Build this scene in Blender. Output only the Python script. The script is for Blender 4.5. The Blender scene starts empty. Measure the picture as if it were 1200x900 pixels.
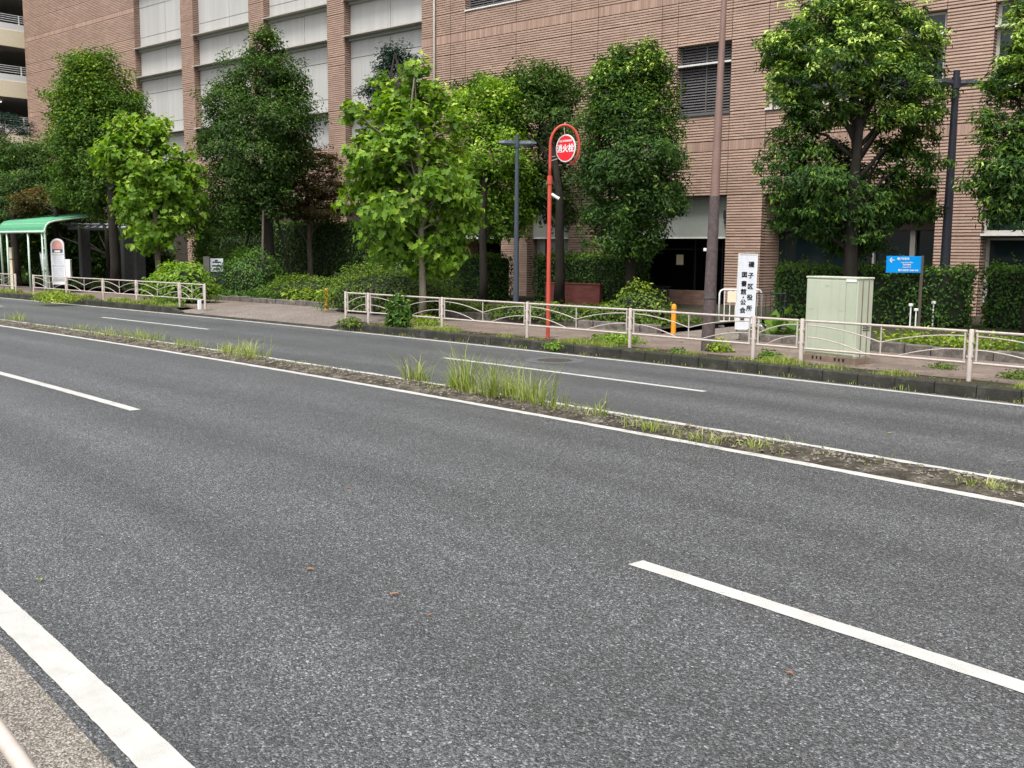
import bpy, bmesh, math, random
import numpy as np
from mathutils import Vector, Matrix
R = math.radians
rng = np.random.default_rng(7); random.seed(7)
S = bpy.context.scene
COL = S.collection

# ------------------------------------------------------------------ camera
F = 1212.86; PITCH = 0.128701; ROLL = 0.0078376; H = 2.1425; YAW = -0.898441
cp, sp = math.cos(PITCH), math.sin(PITCH)
fwd = np.array([math.sin(YAW)*cp, math.cos(YAW)*cp, -sp]); r0 = np.array([math.cos(YAW), -math.sin(YAW), 0]); u0 = np.cross(r0, fwd)
rt = math.cos(ROLL)*r0 + math.sin(ROLL)*u0; up = -math.sin(ROLL)*r0 + math.cos(ROLL)*u0
CAM = np.array([0, 0, H])
cd = bpy.data.cameras.new('camera'); cam = bpy.data.objects.new('camera', cd); COL.objects.link(cam)
cd.sensor_width = 36; cd.lens = F/1200*36; cd.clip_end = 2000; cd.clip_start = 0.05
cam.matrix_world = Matrix(((rt[0], up[0], -fwd[0], 0), (rt[1], up[1], -fwd[1], 0), (rt[2], up[2], -fwd[2], H), (0, 0, 0, 1)))
S.camera = cam
def ray(x, y): return fwd + rt*(x-600)/F - up*(y-450)/F
def gp(x, y, z=0.18):                       # point on the level z seen at a photo position
    d = ray(x, y); return CAM + d*(z-H)/d[2]
def dp(x, y, D): return CAM + ray(x, y)*D   # point at depth D
# ------------------------------------------------------------------ sky, sun, exposure
SUN_EL, SUN_AZ = R(64), R(152)             # azimuth clockwise from +Y
W = bpy.data.worlds.new('World'); S.world = W; W.use_nodes = True
nt = W.node_tree; bg = nt.nodes['Background']
sky = nt.nodes.new('ShaderNodeTexSky'); sky.sky_type = 'NISHITA'; sky.sun_disc = False
sky.sun_elevation = SUN_EL; sky.sun_rotation = SUN_AZ; sky.air_density = 1.0; sky.dust_density = 4.0; sky.ozone_density = 1.0
hs = nt.nodes.new('ShaderNodeHueSaturation'); hs.inputs['Saturation'].default_value = 0.22
nt.links.new(sky.outputs[0], hs.inputs['Color']); nt.links.new(hs.outputs[0], bg.inputs['Color'])
bg.inputs['Strength'].default_value = 0.15
sl = bpy.data.lights.new('sun', 'SUN'); sl.energy = 2.0; sl.angle = R(16); sl.color = (1, 0.96, 0.9)
so = bpy.data.objects.new('sun', sl); COL.objects.link(so)
sd = Vector((math.sin(SUN_AZ)*math.cos(SUN_EL), math.cos(SUN_AZ)*math.cos(SUN_EL), math.sin(SUN_EL)))
so.rotation_euler = sd.to_track_quat('Z', 'Y').to_euler()
S.view_settings.view_transform = 'Standard'; S.view_settings.look = 'None'; S.view_settings.gamma = 1
S.view_settings.use_curve_mapping = False; S.view_settings.exposure = 0.78
S.render.engine = 'CYCLES'; S.cycles.max_bounces = 6; S.cycles.transparent_max_bounces = 6

# ------------------------------------------------------------------ node helpers
class NT:
    def __init__(s, name):
        s.m = bpy.data.materials.new(name); s.m.use_nodes = True; s.t = s.m.node_tree
        s.b = s.t.nodes['Principled BSDF']; s.out = s.t.nodes['Material Output']
        s.b.inputs['Specular IOR Level'].default_value = 0.3
    def n(s, typ, **kw):
        x = s.t.nodes.new('ShaderNode'+typ)
        for k, v in kw.items():
            if k in x.inputs: x.inputs[k].default_value = v
            else: setattr(x, k, v)
        return x
    def l(s, a, b): s.t.links.new(a, b)
    def val(s, a, sock):
        if isinstance(a, (int, float)): sock.default_value = a
        else: s.l(a, sock)
    def math(s, op, a, b=0.0, c=None):
        x = s.n('Math'); x.operation = op; s.val(a, x.inputs[0]); s.val(b, x.inputs[1])
        if c is not None: s.val(c, x.inputs[2])
        return x.outputs[0]
    def ramp(s, fac, stops, interp='LINEAR'):
        x = s.n('ValToRGB'); x.color_ramp.interpolation = interp; e = x.color_ramp.elements
        while len(e) < len(stops): e.new(0.5)
        for i, (p, c) in enumerate(stops): e[i].position = p; e[i].color = (*c, 1)
        s.l(fac, x.inputs[0]); return x.outputs[0]
    def mix(s, fac, a, b, typ='MIX'):
        x = s.n('MixRGB'); x.blend_type = typ
        s.val(fac, x.inputs[0])
        for v, k in ((a, 1), (b, 2)):
            if isinstance(v, tuple): x.inputs[k].default_value = (*v, 1)
            else: s.l(v, x.inputs[k])
        return x.outputs[0]
    def noise(s, vec=None, scale=5, detail=4, rough=0.6):
        x = s.n('TexNoise'); x.inputs['Scale'].default_value = scale; x.inputs['Detail'].default_value = detail
        x.inputs['Roughness'].default_value = rough
        if vec is not None: s.l(vec, x.inputs['Vector'])
        return x.outputs[0]
    def vor(s, vec, scale, feat='F1'):
        x = s.n('TexVoronoi'); x.feature = feat; x.inputs['Scale'].default_value = scale
        s.l(vec, x.inputs['Vector']); return x
    def mapp(s, vec, sc=(1, 1, 1)):
        x = s.n('Mapping'); x.inputs['Scale'].default_value = sc; s.l(vec, x.inputs[0]); return x.outputs[0]
    def obj(s): return s.n('TexCoord').outputs['Object']
    def uv(s): return s.n('TexCoord').outputs['UV']
    def bump(s, h, strength=0.3, dist=0.01):
        x = s.n('Bump'); x.inputs['Strength'].default_value = strength; x.inputs['Distance'].default_value = dist
        s.l(h, x.inputs['Height']); s.l(x.outputs[0], s.b.inputs['Normal'])
    def col(s, c):
        if isinstance(c, tuple): s.b.inputs['Base Color'].default_value = (*c, 1)
        else: s.l(c, s.b.inputs['Base Color'])
    def rough(s, r): s.val(r, s.b.inputs['Roughness'])

def simple(name, c, rough=0.5, var=0.12, scale=6, metal=0, bump=0.0, dirt=None):
    t = NT(name); v = t.obj()
    n = t.noise(v, scale, 5, 0.65)
    c1 = tuple(x*(1-var) for x in c); c2 = tuple(min(1, x*(1+var)) for x in c)
    col = t.ramp(n, [(0.3, c1), (0.7, c2)])
    if dirt:
        n2 = t.noise(t.mapp(v, (3, 3, 0.7)), 3, 6, 0.7)
        f = t.ramp(n2, [(0.5, (0, 0, 0)), (0.72, (1, 1, 1))])
        col = t.mix(f, col, dirt)
    t.col(col); t.rough(rough); t.b.inputs['Metallic'].default_value = metal
    if bump: t.bump(t.noise(v, scale*6, 3), bump, 0.005)
    return t.m

M = {}
# asphalt: uv in metres along (u) and across (v) the road
def asphalt(name, base, spk=1.0, tint=(1, 1, 1.02)):
    t = NT(name); v = t.uv()
    vo = t.vor(v, 95); cell = t.n('SeparateColor'); t.l(vo.outputs['Color'], cell.inputs[0])
    sp_ = t.ramp(cell.outputs[0], [(0, (0.18,)*3), (0.5, (0.72,)*3), (0.85, (1.5,)*3), (0.97, (2.5,)*3), (1, (4.2,)*3)])
    n1 = t.noise(v, 45, 3, 0.7); sp2 = t.ramp(n1, [(0.3, (0.6,)*3), (0.7, (1.4,)*3)])
    big = t.noise(t.mapp(v, (0.06, 0.9, 1)), 1.6, 5, 0.6)
    bg_ = t.ramp(big, [(0.3, (0.78,)*3), (0.7, (1.2,)*3)])
    med = t.noise(v, 0.9, 5, 0.7); md = t.ramp(med, [(0.3, (0.9,)*3), (0.7, (1.1,)*3)])
    c = t.mix(1.0, tuple(base*x for x in tint), sp_, 'MULTIPLY')
    c = t.mix(1.0, c, sp2, 'MULTIPLY'); c = t.mix(1.0, c, bg_, 'MULTIPLY'); c = t.mix(1.0, c, md, 'MULTIPLY')
    s_ = t.n('SeparateXYZ'); t.l(v, s_.inputs[0]); wob = t.math('MULTIPLY', t.math('SUBTRACT', t.noise(v, 0.5, 5, 0.7), 0.5), 0.35)
    vv = t.math('ADD', s_.outputs[1], wob)
    for cn, wd_, dk in ((13.62, 0.018, 0.5), (11.05, 0.010, 0.35), (6.9, 0.008, 0.25)):
        ln_ = t.math('MULTIPLY', t.math('LESS_THAN', t.math('ABSOLUTE', t.math('SUBTRACT', vv, cn)), wd_), dk)
        c = t.mix(ln_, c, (0.02, 0.02, 0.02))
    trk = t.math('MULTIPLY', t.math('ADD', t.math('COSINE', t.math('MULTIPLY', t.math('SUBTRACT', vv, 2.35), 3.6)), 1.0), 0.5)
    c = t.mix(1.0, c, t.ramp(trk, [(0.0, (0.88,)*3), (1.0, (1.14,)*3)]), 'MULTIPLY')
    t.col(c); t.rough(0.55); t.b.inputs['Specular IOR Level'].default_value = 0.75
    t.bump(t.math('ADD', t.math('MULTIPLY', vo.outputs['Distance'], -1.0), t.math('MULTIPLY', n1, 0.4)), 0.75*spk, 0.012)
    return t.m
M['asphalt'] = asphalt('asphalt', 0.076, 1.0, (0.95, 1.0, 1.05))
M['old_asphalt'] = asphalt('old_asphalt', 0.075)
def paint():
    t = NT('road_paint'); v = t.uv()
    n = t.noise(v, 14, 6, 0.75); big = t.noise(v, 1.2, 3)
    wear = t.math('ADD', n, t.math('MULTIPLY', big, 0.35))
    f = t.ramp(wear, [(0.47, (1, 1, 1)), (0.55, (0, 0, 0))])
    base = t.ramp(t.noise(v, 5, 5), [(0.3, (0.37, 0.367, 0.35)), (0.7, (0.48, 0.475, 0.455))])
    c = t.mix(f, base, (0.16, 0.16, 0.16)); t.col(c); t.rough(0.7)
    t.bump(t.noise(v, 90, 3, 0.7), 0.5, 0.006); return t.m
M['paint'] = paint()
def speckle(name, c1, c2, c3, scale=70, bump=0.6, uv=True):
    t = NT(name); v = t.uv() if uv else t.obj()
    vo = t.vor(v, scale); cell = t.n('SeparateColor'); t.l(vo.outputs['Color'], cell.inputs[0])
    c = t.ramp(cell.outputs[0], [(0.0, c1), (0.55, c2), (1.0, c3)])
    big = t.ramp(t.noise(v, 0.8, 6, 0.7), [(0.25, (0.7,)*3), (0.75, (1.2,)*3)])
    t.col(t.mix(1.0, c, big, 'MULTIPLY')); t.rough(0.85)
    t.bump(t.math('MULTIPLY', vo.outputs['Distance'], -1.0), bump, 0.01); return t.m
M['gutter'] = speckle('pebbly_concrete', (0.075, 0.064, 0.054), (0.185, 0.165, 0.142), (0.42, 0.39, 0.35), 120)
def median_mat():
    t = NT('median_dirt'); v = t.uv()
    n = t.noise(v, 3.0, 8, 0.75); n2 = t.noise(v, 25, 6, 0.8)
    c = t.ramp(n, [(0.32, (0.022, 0.019, 0.014)), (0.47, (0.065, 0.055, 0.042)), (0.58, (0.15, 0.13, 0.105)), (0.70, (0.33, 0.31, 0.27))])
    c = t.mix(1.0, c, t.ramp(n2, [(0.3, (0.55,)*3), (0.7, (1.5,)*3)]), 'MULTIPLY')
    g = t.ramp(t.noise(v, 2.1, 6, 0.7), [(0.56, (0, 0, 0)), (0.66, (1, 1, 1))])
    c = t.mix(t.math('MULTIPLY', g, 0.5), c, (0.05, 0.06, 0.02))
    t.col(c); t.rough(0.95); t.bump(n2, 1.0, 0.06); return t.m
M['median'] = median_mat()
def side_mat():
    t = NT('pavement_tiles'); v = t.uv()
    br = t.n('TexBrick'); t.l(v, br.inputs['Vector']); br.inputs['Scale'].default_value = 1.0
    br.inputs['Brick Width'].default_value = 0.3; br.inputs['Row Height'].default_value = 0.3; br.inputs['Mortar Size'].default_value = 0.006
    br.inputs['Color1'].default_value = (0.20, 0.155, 0.13, 1); br.inputs['Color2'].default_value = (0.165, 0.13, 0.11, 1); br.inputs['Mortar'].default_value = (0.06, 0.05, 0.045, 1)
    c = t.mix(1.0, br.outputs[0], t.ramp(t.noise(v, 1.1, 6, 0.7), [(0.3, (0.65,)*3), (0.7, (1.25,)*3)]), 'MULTIPLY')
    c = t.mix(1.0, c, t.ramp(t.noise(v, 50, 3, 0.7), [(0.3, (0.8,)*3), (0.7, (1.2,)*3)]), 'MULTIPLY')
    t.col(c); t.rough(0.85); t.bump(t.noise(v, 60, 3), 0.3, 0.005); return t.m
M['pavement'] = side_mat()
M['drive'] = speckle('driveway_paving', (0.10, 0.085, 0.075), (0.19, 0.16, 0.14), (0.28, 0.24, 0.21), 40, 0.3)
def kerb_mat():
    t = NT('kerb_concrete'); v = t.obj()
    n = t.noise(v, 2.5, 8, 0.75)
    c = t.ramp(n, [(0.3, (0.011, 0.012, 0.009)), (0.54, (0.036, 0.035, 0.029)), (0.76, (0.11, 0.10, 0.09))])
    g = t.ramp(t.noise(v, 1.3, 6), [(0.5, (0, 0, 0)), (0.65, (1, 1, 1))])
    c = t.mix(t.math('MULTIPLY', g, 0.35), c, (0.035, 0.045, 0.015)); t.col(c); t.rough(0.9); t.bump(t.noise(v, 35, 5), 0.6, 0.015); return t.m
M['kerb'] = kerb_mat()
def stone_mat():
    t = NT('bed_stone'); v = t.obj()
    n = t.noise(v, 6, 7, 0.75)
    t.col(t.ramp(n, [(0.3, (0.045, 0.042, 0.035)), (0.55, (0.15, 0.135, 0.12)), (0.75, (0.27, 0.25, 0.23))])); t.rough(0.9); t.bump(n, 0.7, 0.03); return t.m
M['stone'] = stone_mat()
def soil_mat():
    t = NT('garden_soil'); v = t.obj()
    n = t.noise(v, 5, 8, 0.8)
    c = t.ramp(n, [(0.3, (0.02, 0.016, 0.01)), (0.55, (0.05, 0.04, 0.028)), (0.75, (0.09, 0.075, 0.05))])
    g = t.ramp(t.noise(v, 1.1, 5), [(0.45, (0, 0, 0)), (0.6, (1, 1, 1))])
    t.col(t.mix(t.math('MULTIPLY', g, 0.6), c, (0.035, 0.05, 0.015))); t.rough(0.95); t.bump(n, 0.8, 0.05); return t.m
M['soil'] = soil_mat()
# brick tile: object coordinates are (along facade, depth, height)
def brick(name, rowh, w, cA, cB, vertical=False, warm=1.0):
    t = NT(name); v = t.obj(); s = t.n('SeparateXYZ'); t.l(v, s.inputs[0])
    along = t.math('ADD', s.outputs[0], s.outputs[1]); z = s.outputs[2]
    row = t.math('FLOOR', t.math('DIVIDE', z, rowh))
    off = t.math('MULTIPLY', t.math('FRACT', t.math('MULTIPLY', row, 0.5)), 0.0 if vertical else w)
    a2 = t.math('DIVIDE', t.math('ADD', along, off), w)
    cmb = t.n('CombineXYZ'); t.l(t.math('FLOOR', a2), cmb.inputs[0]); t.l(row, cmb.inputs[1])
    wn = t.n('TexWhiteNoise'); wn.noise_dimensions = '3D'; t.l(cmb.outputs[0], wn.inputs[0])
    c = t.ramp(wn.outputs[0], [(0, cA), (1, cB)])
    big = t.ramp(t.noise(v, 0.35, 5, 0.6), [(0.3, (0.9,)*3), (0.7, (1.08,)*3)])
    c = t.mix(1.0, c, big, 'MULTIPLY')
    st = t.ramp(t.noise(t.mapp(v, (1.2, 1.2, 0.12)), 1.5, 6, 0.7), [(0.55, (1, 1, 1)), (0.8, (0.8, 0.79, 0.78))])
    c = t.mix(1.0, c, st, 'MULTIPLY')
    fr = t.math('FRACT', a2); j = t.math('LESS_THAN', fr, 0.022 if not vertical else 0.12)
    c = t.mix(t.math('MULTIPLY', j, 0.4), c, (0.10, 0.07, 0.055))
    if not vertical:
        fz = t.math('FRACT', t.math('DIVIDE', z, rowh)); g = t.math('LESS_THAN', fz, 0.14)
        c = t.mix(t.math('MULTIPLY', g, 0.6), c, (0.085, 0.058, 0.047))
    t.col(c); t.rough(0.75); t.bump(t.noise(v, 40, 4), 0.25, 0.004); return t.m
CR = 0.0943
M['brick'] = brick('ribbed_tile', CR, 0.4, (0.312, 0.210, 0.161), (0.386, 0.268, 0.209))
M['soldier'] = brick('upright_tile', 5.0, 0.1, (0.30, 0.195, 0.15), (0.42, 0.285, 0.225), True)
M['joint'] = simple('dark_joint', (0.05, 0.038, 0.032), 0.9)
def panel_mat():
    t = NT('pale_metal_panel'); v = t.obj()
    st = t.ramp(t.noise(t.mapp(v, (2.5, 1, 0.1)), 1.2, 6, 0.7), [(0.3, (0.38, 0.375, 0.36)), (0.7, (0.47, 0.465, 0.45))])
    t.col(st); t.rough(0.45); return t.m
M['panel'] = panel_mat()
M['ledge'] = simple('ledge_metal', (0.62, 0.61, 0.59), 0.4)
M['louvre'] = simple('louvre_metal', (0.11, 0.105, 0.108), 0.5)
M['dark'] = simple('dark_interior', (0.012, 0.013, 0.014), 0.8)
M['greypanel'] = simple('grey_green_panel', (0.27, 0.29, 0.26), 0.5, 0.06)
M['alu'] = simple('aluminium_frame', (0.42, 0.40, 0.36), 0.4, 0.05)
def glass():
    t = NT('dark_glass'); t.col((0.012, 0.022, 0.024)); t.rough(0.06); t.b.inputs['Specular IOR Level'].default_value = 0.5; return t.m
M['glass'] = glass()
M['cream'] = simple('cream_concrete', (0.86, 0.76, 0.56), 0.7, 0.05)
M['whitepanel'] = simple('white_parapet', (0.80, 0.81, 0.79), 0.6, 0.03)
M['lamp_lit'] = NT('lit_tube').m
M['lamp_lit'].node_tree.nodes['Principled BSDF'].inputs['Emission Color'].default_value = (1, 0.93, 0.8, 1)
M['lamp_lit'].node_tree.nodes['Principled BSDF'].inputs['Emission Strength'].default_value = 1.2
M['rail'] = simple('pinkish_beige_paint', (0.47, 0.415, 0.375), 0.4, 0.06, 8, dirt=(0.38, 0.31, 0.27))
M['railgrey'] = simple('worn_rail_paint', (0.40, 0.32, 0.29), 0.6, 0.15, 10, dirt=(0.25, 0.19, 0.16))
M['red'] = simple('faded_red_paint', (0.50, 0.075, 0.05), 0.45, 0.12, 5)
M['signred'] = simple('sign_red', (0.72, 0.02, 0.03), 0.35, 0.04)
M['white'] = simple('white_paint', (0.78, 0.79, 0.80), 0.4, 0.03)
M['signwhite'] = simple('pale_sign_board', (0.70, 0.73, 0.78), 0.4, 0.03, 4, dirt=(0.58, 0.61, 0.66))
M['black'] = simple('black_ink', (0.012, 0.012, 0.014), 0.5)
M['polebrown'] = simple('brown_pole_paint', (0.185, 0.118, 0.100), 0.55, 0.12, 3)
M['polelow'] = simple('rough_grey_brown_coat', (0.080, 0.062, 0.062), 0.9, 0.35, 14, bump=0.6)
M['slate'] = simple('slate_blue_paint', (0.065, 0.080, 0.105), 0.45, 0.1)
M['lampdark'] = simple('dark_navy_paint', (0.030, 0.031, 0.045), 0.4, 0.1)
M['orange'] = simple('orange_yellow_plastic', (0.72, 0.30, 0.025), 0.45, 0.08)
M['blue'] = simple('bright_blue_board', (0.0, 0.29, 0.80), 0.35, 0.03)
M['bronze'] = simple('dark_bronze_post', (0.10, 0.085, 0.065), 0.5)
M['mint'] = simple('mint_green_paint', (0.50, 0.64, 0.53), 0.4, 0.05)
M['roofgreen'] = simple('green_corrugated_roof', (0.115, 0.37, 0.21), 0.4, 0.08)
M['concrete'] = simple('mottled_concrete', (0.24, 0.225, 0.205), 0.85, 0.2, 4, bump=0.3)
M['plinth'] = simple('brown_stained_plinth', (0.20, 0.15, 0.115), 0.9, 0.3, 5, bump=0.4)
M['pergcol'] = simple('dark_stone_column', (0.075, 0.075, 0.078), 0.85, 0.2, 5, bump=0.3)
M['pergbeam'] = simple('grey_steel_beam', (0.26, 0.27, 0.30), 0.5)
def cab_mat():
    t = NT('pale_green_cabinet'); v = t.obj()
    base = t.ramp(t.noise(v, 1.6, 5), [(0.3, (0.40, 0.44, 0.335)), (0.7, (0.48, 0.52, 0.41))])
    st = t.ramp(t.noise(t.mapp(v, (5, 5, 0.35)), 2.2, 7, 0.75), [(0.5, (0, 0, 0)), (0.8, (1, 1, 1))])
    c = t.mix(t.math('MULTIPLY', st, 0.55), base, (0.30, 0.31, 0.22))
    sc = t.ramp(t.noise(t.mapp(v, (1, 1, 3)), 3.1, 6), [(0.64, (0, 0, 0)), (0.70, (1, 1, 1))])
    c = t.mix(t.math('MULTIPLY', sc, 0.4), c, (0.23, 0.27, 0.21)); t.col(c); t.rough(0.5); return t.m
M['cabinet'] = cab_mat()
M['redwood'] = brick('dark_red_tile', 0.1, 0.3, (0.115, 0.032, 0.026), (0.16, 0.048, 0.04))
M['lowwall'] = brick('brown_tile', CR, 0.3, (0.17, 0.10, 0.075), (0.25, 0.155, 0.12))
M['wood'] = simple('weathered_stake', (0.10, 0.085, 0.07), 0.9, 0.3, 8, bump=0.4)
def bark(name, c, sc=8):
    t = NT(name); v = t.obj(); n = t.noise(t.mapp(v, (1, 1, 0.25)), sc, 8, 0.8)
    t.col(t.ramp(n, [(0.3, tuple(x*0.45 for x in c)), (0.55, c), (0.75, tuple(min(1, x*1.6) for x in c))])); t.rough(0.95); t.bump(n, 0.9, 0.04); return t.m
M['bark_dark'] = bark('dark_bark', (0.022, 0.018, 0.014))
M['bark_grey'] = bark('grey_brown_bark', (0.13, 0.11, 0.085))
M['bark_plane'] = bark('plane_bark', (0.19, 0.17, 0.125), 5)
def leafmat(name, dark, mid, light, tip, transl=0.3, rough=0.45):
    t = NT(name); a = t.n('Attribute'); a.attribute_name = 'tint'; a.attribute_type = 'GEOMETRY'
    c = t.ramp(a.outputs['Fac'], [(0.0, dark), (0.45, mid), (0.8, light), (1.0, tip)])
    t.col(c); t.rough(rough+.1); t.b.inputs['Specular IOR Level'].default_value = 0.22
    tr = t.n('BsdfTranslucent'); hs_ = t.n('HueSaturation'); hs_.inputs['Hue'].default_value = 0.498; hs_.inputs['Saturation'].default_value = 1.1; hs_.inputs['Value'].default_value = 1.3
    t.l(c, hs_.inputs['Color']); t.l(hs_.outputs[0], tr.inputs['Color'])
    mx = t.n('MixShader'); mx.inputs[0].default_value = transl
    t.l(t.b.outputs[0], mx.inputs[1]); t.l(tr.outputs[0], mx.inputs[2]); t.l(mx.outputs[0], t.out.inputs['Surface'])
    return t.m
M['leaf_dark'] = leafmat('dark_green_leaf', (0.026, 0.056, 0.011), (0.057, 0.122, 0.021), (0.124, 0.216, 0.030), (0.442, 0.504, 0.085))
M['leaf_mid'] = leafmat('mid_green_leaf', (0.036, 0.082, 0.013), (0.085, 0.174, 0.021), (0.195, 0.300, 0.033), (0.442, 0.480, 0.076), 0.35)
M['leaf_bright'] = leafmat('bright_green_leaf', (0.065, 0.138, 0.017), (0.163, 0.294, 0.028), (0.351, 0.504, 0.071), (0.676, 0.744, 0.228), 0.4)
M['leaf_tip'] = leafmat('green_leaf_yellow_tips', (0.023, 0.055, 0.012), (0.049, 0.120, 0.021), (0.182, 0.288, 0.033), (0.520, 0.680, 0.170), 0.3)
M['leaf_pine'] = leafmat('blue_green_needle', (0.010, 0.032, 0.020), (0.022, 0.065, 0.038), (0.045, 0.105, 0.055), (0.09, 0.15, 0.08), 0.15)
M['leaf_maple'] = leafmat('red_brown_maple_leaf', (0.040, 0.038, 0.012), (0.085, 0.072, 0.020), (0.15, 0.100, 0.028), (0.24, 0.15, 0.035), 0.3)
M['leaf_hedge'] = leafmat('hedge_leaf', (0.023, 0.060, 0.012), (0.058, 0.138, 0.021), (0.143, 0.252, 0.033), (0.312, 0.420, 0.067), 0.25)
M['leaf_azalea'] = leafmat('azalea_leaf', (0.036, 0.072, 0.011), (0.088, 0.154, 0.019), (0.176, 0.252, 0.028), (0.338, 0.408, 0.048), 0.25)
M['leaf_yellow'] = leafmat('yellow_green_leaf', (0.078, 0.144, 0.019), (0.195, 0.288, 0.033), (0.390, 0.468, 0.048), (0.700, 0.636, 0.133), 0.3)
M['grass'] = leafmat('grass_blade', (0.11, 0.11, 0.04), (0.24, 0.31, 0.065), (0.42, 0.50, 0.12), (0.60, 0.54, 0.28), 0.4, 0.6)
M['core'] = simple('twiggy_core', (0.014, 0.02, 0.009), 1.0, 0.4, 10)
M['deadleaf'] = simple('dead_leaf', (0.26, 0.13, 0.07), 0.8)
M['greenleaf'] = simple('fallen_green_leaf', (0.22, 0.33, 0.08), 0.6)

# ------------------------------------------------------------------ geometry helpers
def link(me, name, parent=None, mat=None):
    o = bpy.data.objects.new(name, me); COL.objects.link(o)
    if mat is not None and not me.materials: me.materials.append(mat)
    if parent is not None: o.parent = parent
    return o
def tag(o, label=None, cat=None, group=None, kind=None):
    if label: o['label'] = label
    if cat: o['category'] = cat
    if group: o['group'] = group
    if kind: o['kind'] = kind
    return o
def empty(name, loc, rz=0):
    o = bpy.data.objects.new(name, None); COL.objects.link(o); o.location = tuple(loc); o.rotation_euler = (0, 0, rz)
    o.empty_display_size = 0.2; return o
class MB:
    def __init__(s): s.v = []; s.f = []; s.uv = []; s.hasuv = False
    def add(s, vs, fs):
        n = len(s.v); s.v += [tuple(float(c) for c in v) for v in vs]; s.f += [tuple(i+n for i in f) for f in fs]; return s
    def box(s, a, b):
        (x0, y0, z0), (x1, y1, z1) = a, b
        return s.add([(x0, y0, z0), (x1, y0, z0), (x1, y1, z0), (x0, y1, z0), (x0, y0, z1), (x1, y0, z1), (x1, y1, z1), (x0, y1, z1)],
                     [(0, 3, 2, 1), (4, 5, 6, 7), (0, 1, 5, 4), (1, 2, 6, 5), (2, 3, 7, 6), (3, 0, 4, 7)])
    def cbox(s, a, b, c=0.01):               # chamfered box
        (x0, y0, z0), (x1, y1, z1) = a, b
        vs = []
        for z, k in ((z0, c), (z0+c, 0), (z1-c, 0), (z1, c)):
            vs += [(x0+c, y0+k, z), (x1-c, y0+k, z), (x1-k, y0+c, z), (x1-k, y1-c, z), (x1-c, y1-k, z), (x0+c, y1-k, z), (x0+k, y1-c, z), (x0+k, y0+c, z)]
        fs = [tuple(range(7, -1, -1)), tuple(range(24, 32))]
        for L in range(3):
            for i in range(8): fs.append((L*8+i, L*8+(i+1) % 8, L*8+8+(i+1) % 8, L*8+8+i))
        return s.add(vs, fs)
    def tube(s, pts, rad, n=8, caps=True):
        pts = [Vector(p) for p in pts]; m = len(pts)
        if not hasattr(rad, '__len__'): rad = [rad]*m
        vs = []; prev = None
        for i, p in enumerate(pts):
            t = (pts[min(i+1, m-1)]-pts[max(i-1, 0)])
            if t.length < 1e-9: t = Vector((0, 0, 1))
            t.normalize()
            if prev is None:
                a = Vector((1, 0, 0)) if abs(t.x) < 0.8 else Vector((0, 1, 0)); a = (a-t*a.dot(t)).normalized()
            else: a = (prev-t*prev.dot(t)).normalized()
            prev = a; b = t.cross(a)
            for k in range(n):
                an = 2*math.pi*k/n; vs.append(p+(a*math.cos(an)+b*math.sin(an))*rad[i])
        fs = []
        for i in range(m-1):
            for k in range(n): fs.append((i*n+k, i*n+(k+1) % n, (i+1)*n+(k+1) % n, (i+1)*n+k))
        if caps: fs.append(tuple(range(n-1, -1, -1))); fs.append(tuple(range((m-1)*n, m*n)))
        return s.add(vs, fs)
    def build(s, name, mat, parent=None, smooth=False):
        me = bpy.data.meshes.new(name); me.from_pydata(s.v, [], s.f); me.materials.append(mat)
        if smooth: me.polygons.foreach_set('use_smooth', [True]*len(me.polygons))
        me.update(); return link(me, name, parent)
def curveball(o, ang=40):
    me = o.data; me.polygons.foreach_set('use_smooth', [True]*len(me.polygons))
    m = o.modifiers.new('e', 'EDGE_SPLIT'); m.split_angle = R(ang)
def text(body, size, name, mat, parent, loc, rot, sx=1.0, extrude=0.002, bold=0.0, align='CENTER'):
    c = bpy.data.curves.new('t', 'FONT'); c.body = body; c.size = size; c.extrude = extrude; c.resolution_u = 3
    c.align_x = align; c.align_y = 'CENTER'
    t = bpy.data.objects.new('t', c); COL.objects.link(t)
    dg = bpy.context.evaluated_depsgraph_get(); me = bpy.data.meshes.new_from_object(t.evaluated_get(dg))
    bpy.data.objects.remove(t)
    vs = [v.co.copy() for v in me.vertices]; fs = [tuple(p.vertices) for p in me.polygons]; m_ = MB()
    k = 0
    for dx, dy in (((0, 0),) if not bold else ((-bold, -bold), (bold, -bold), (bold, bold), (-bold, bold), (0, 0))):
        m_.add([(v.x+dx, v.y+dy, v.z+k*.0003) for v in vs], fs); k += 1
    o = m_.build(name, mat, parent); o.location = loc; o.rotation_euler = rot; o.scale = (sx, 1, 1); return o

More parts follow.
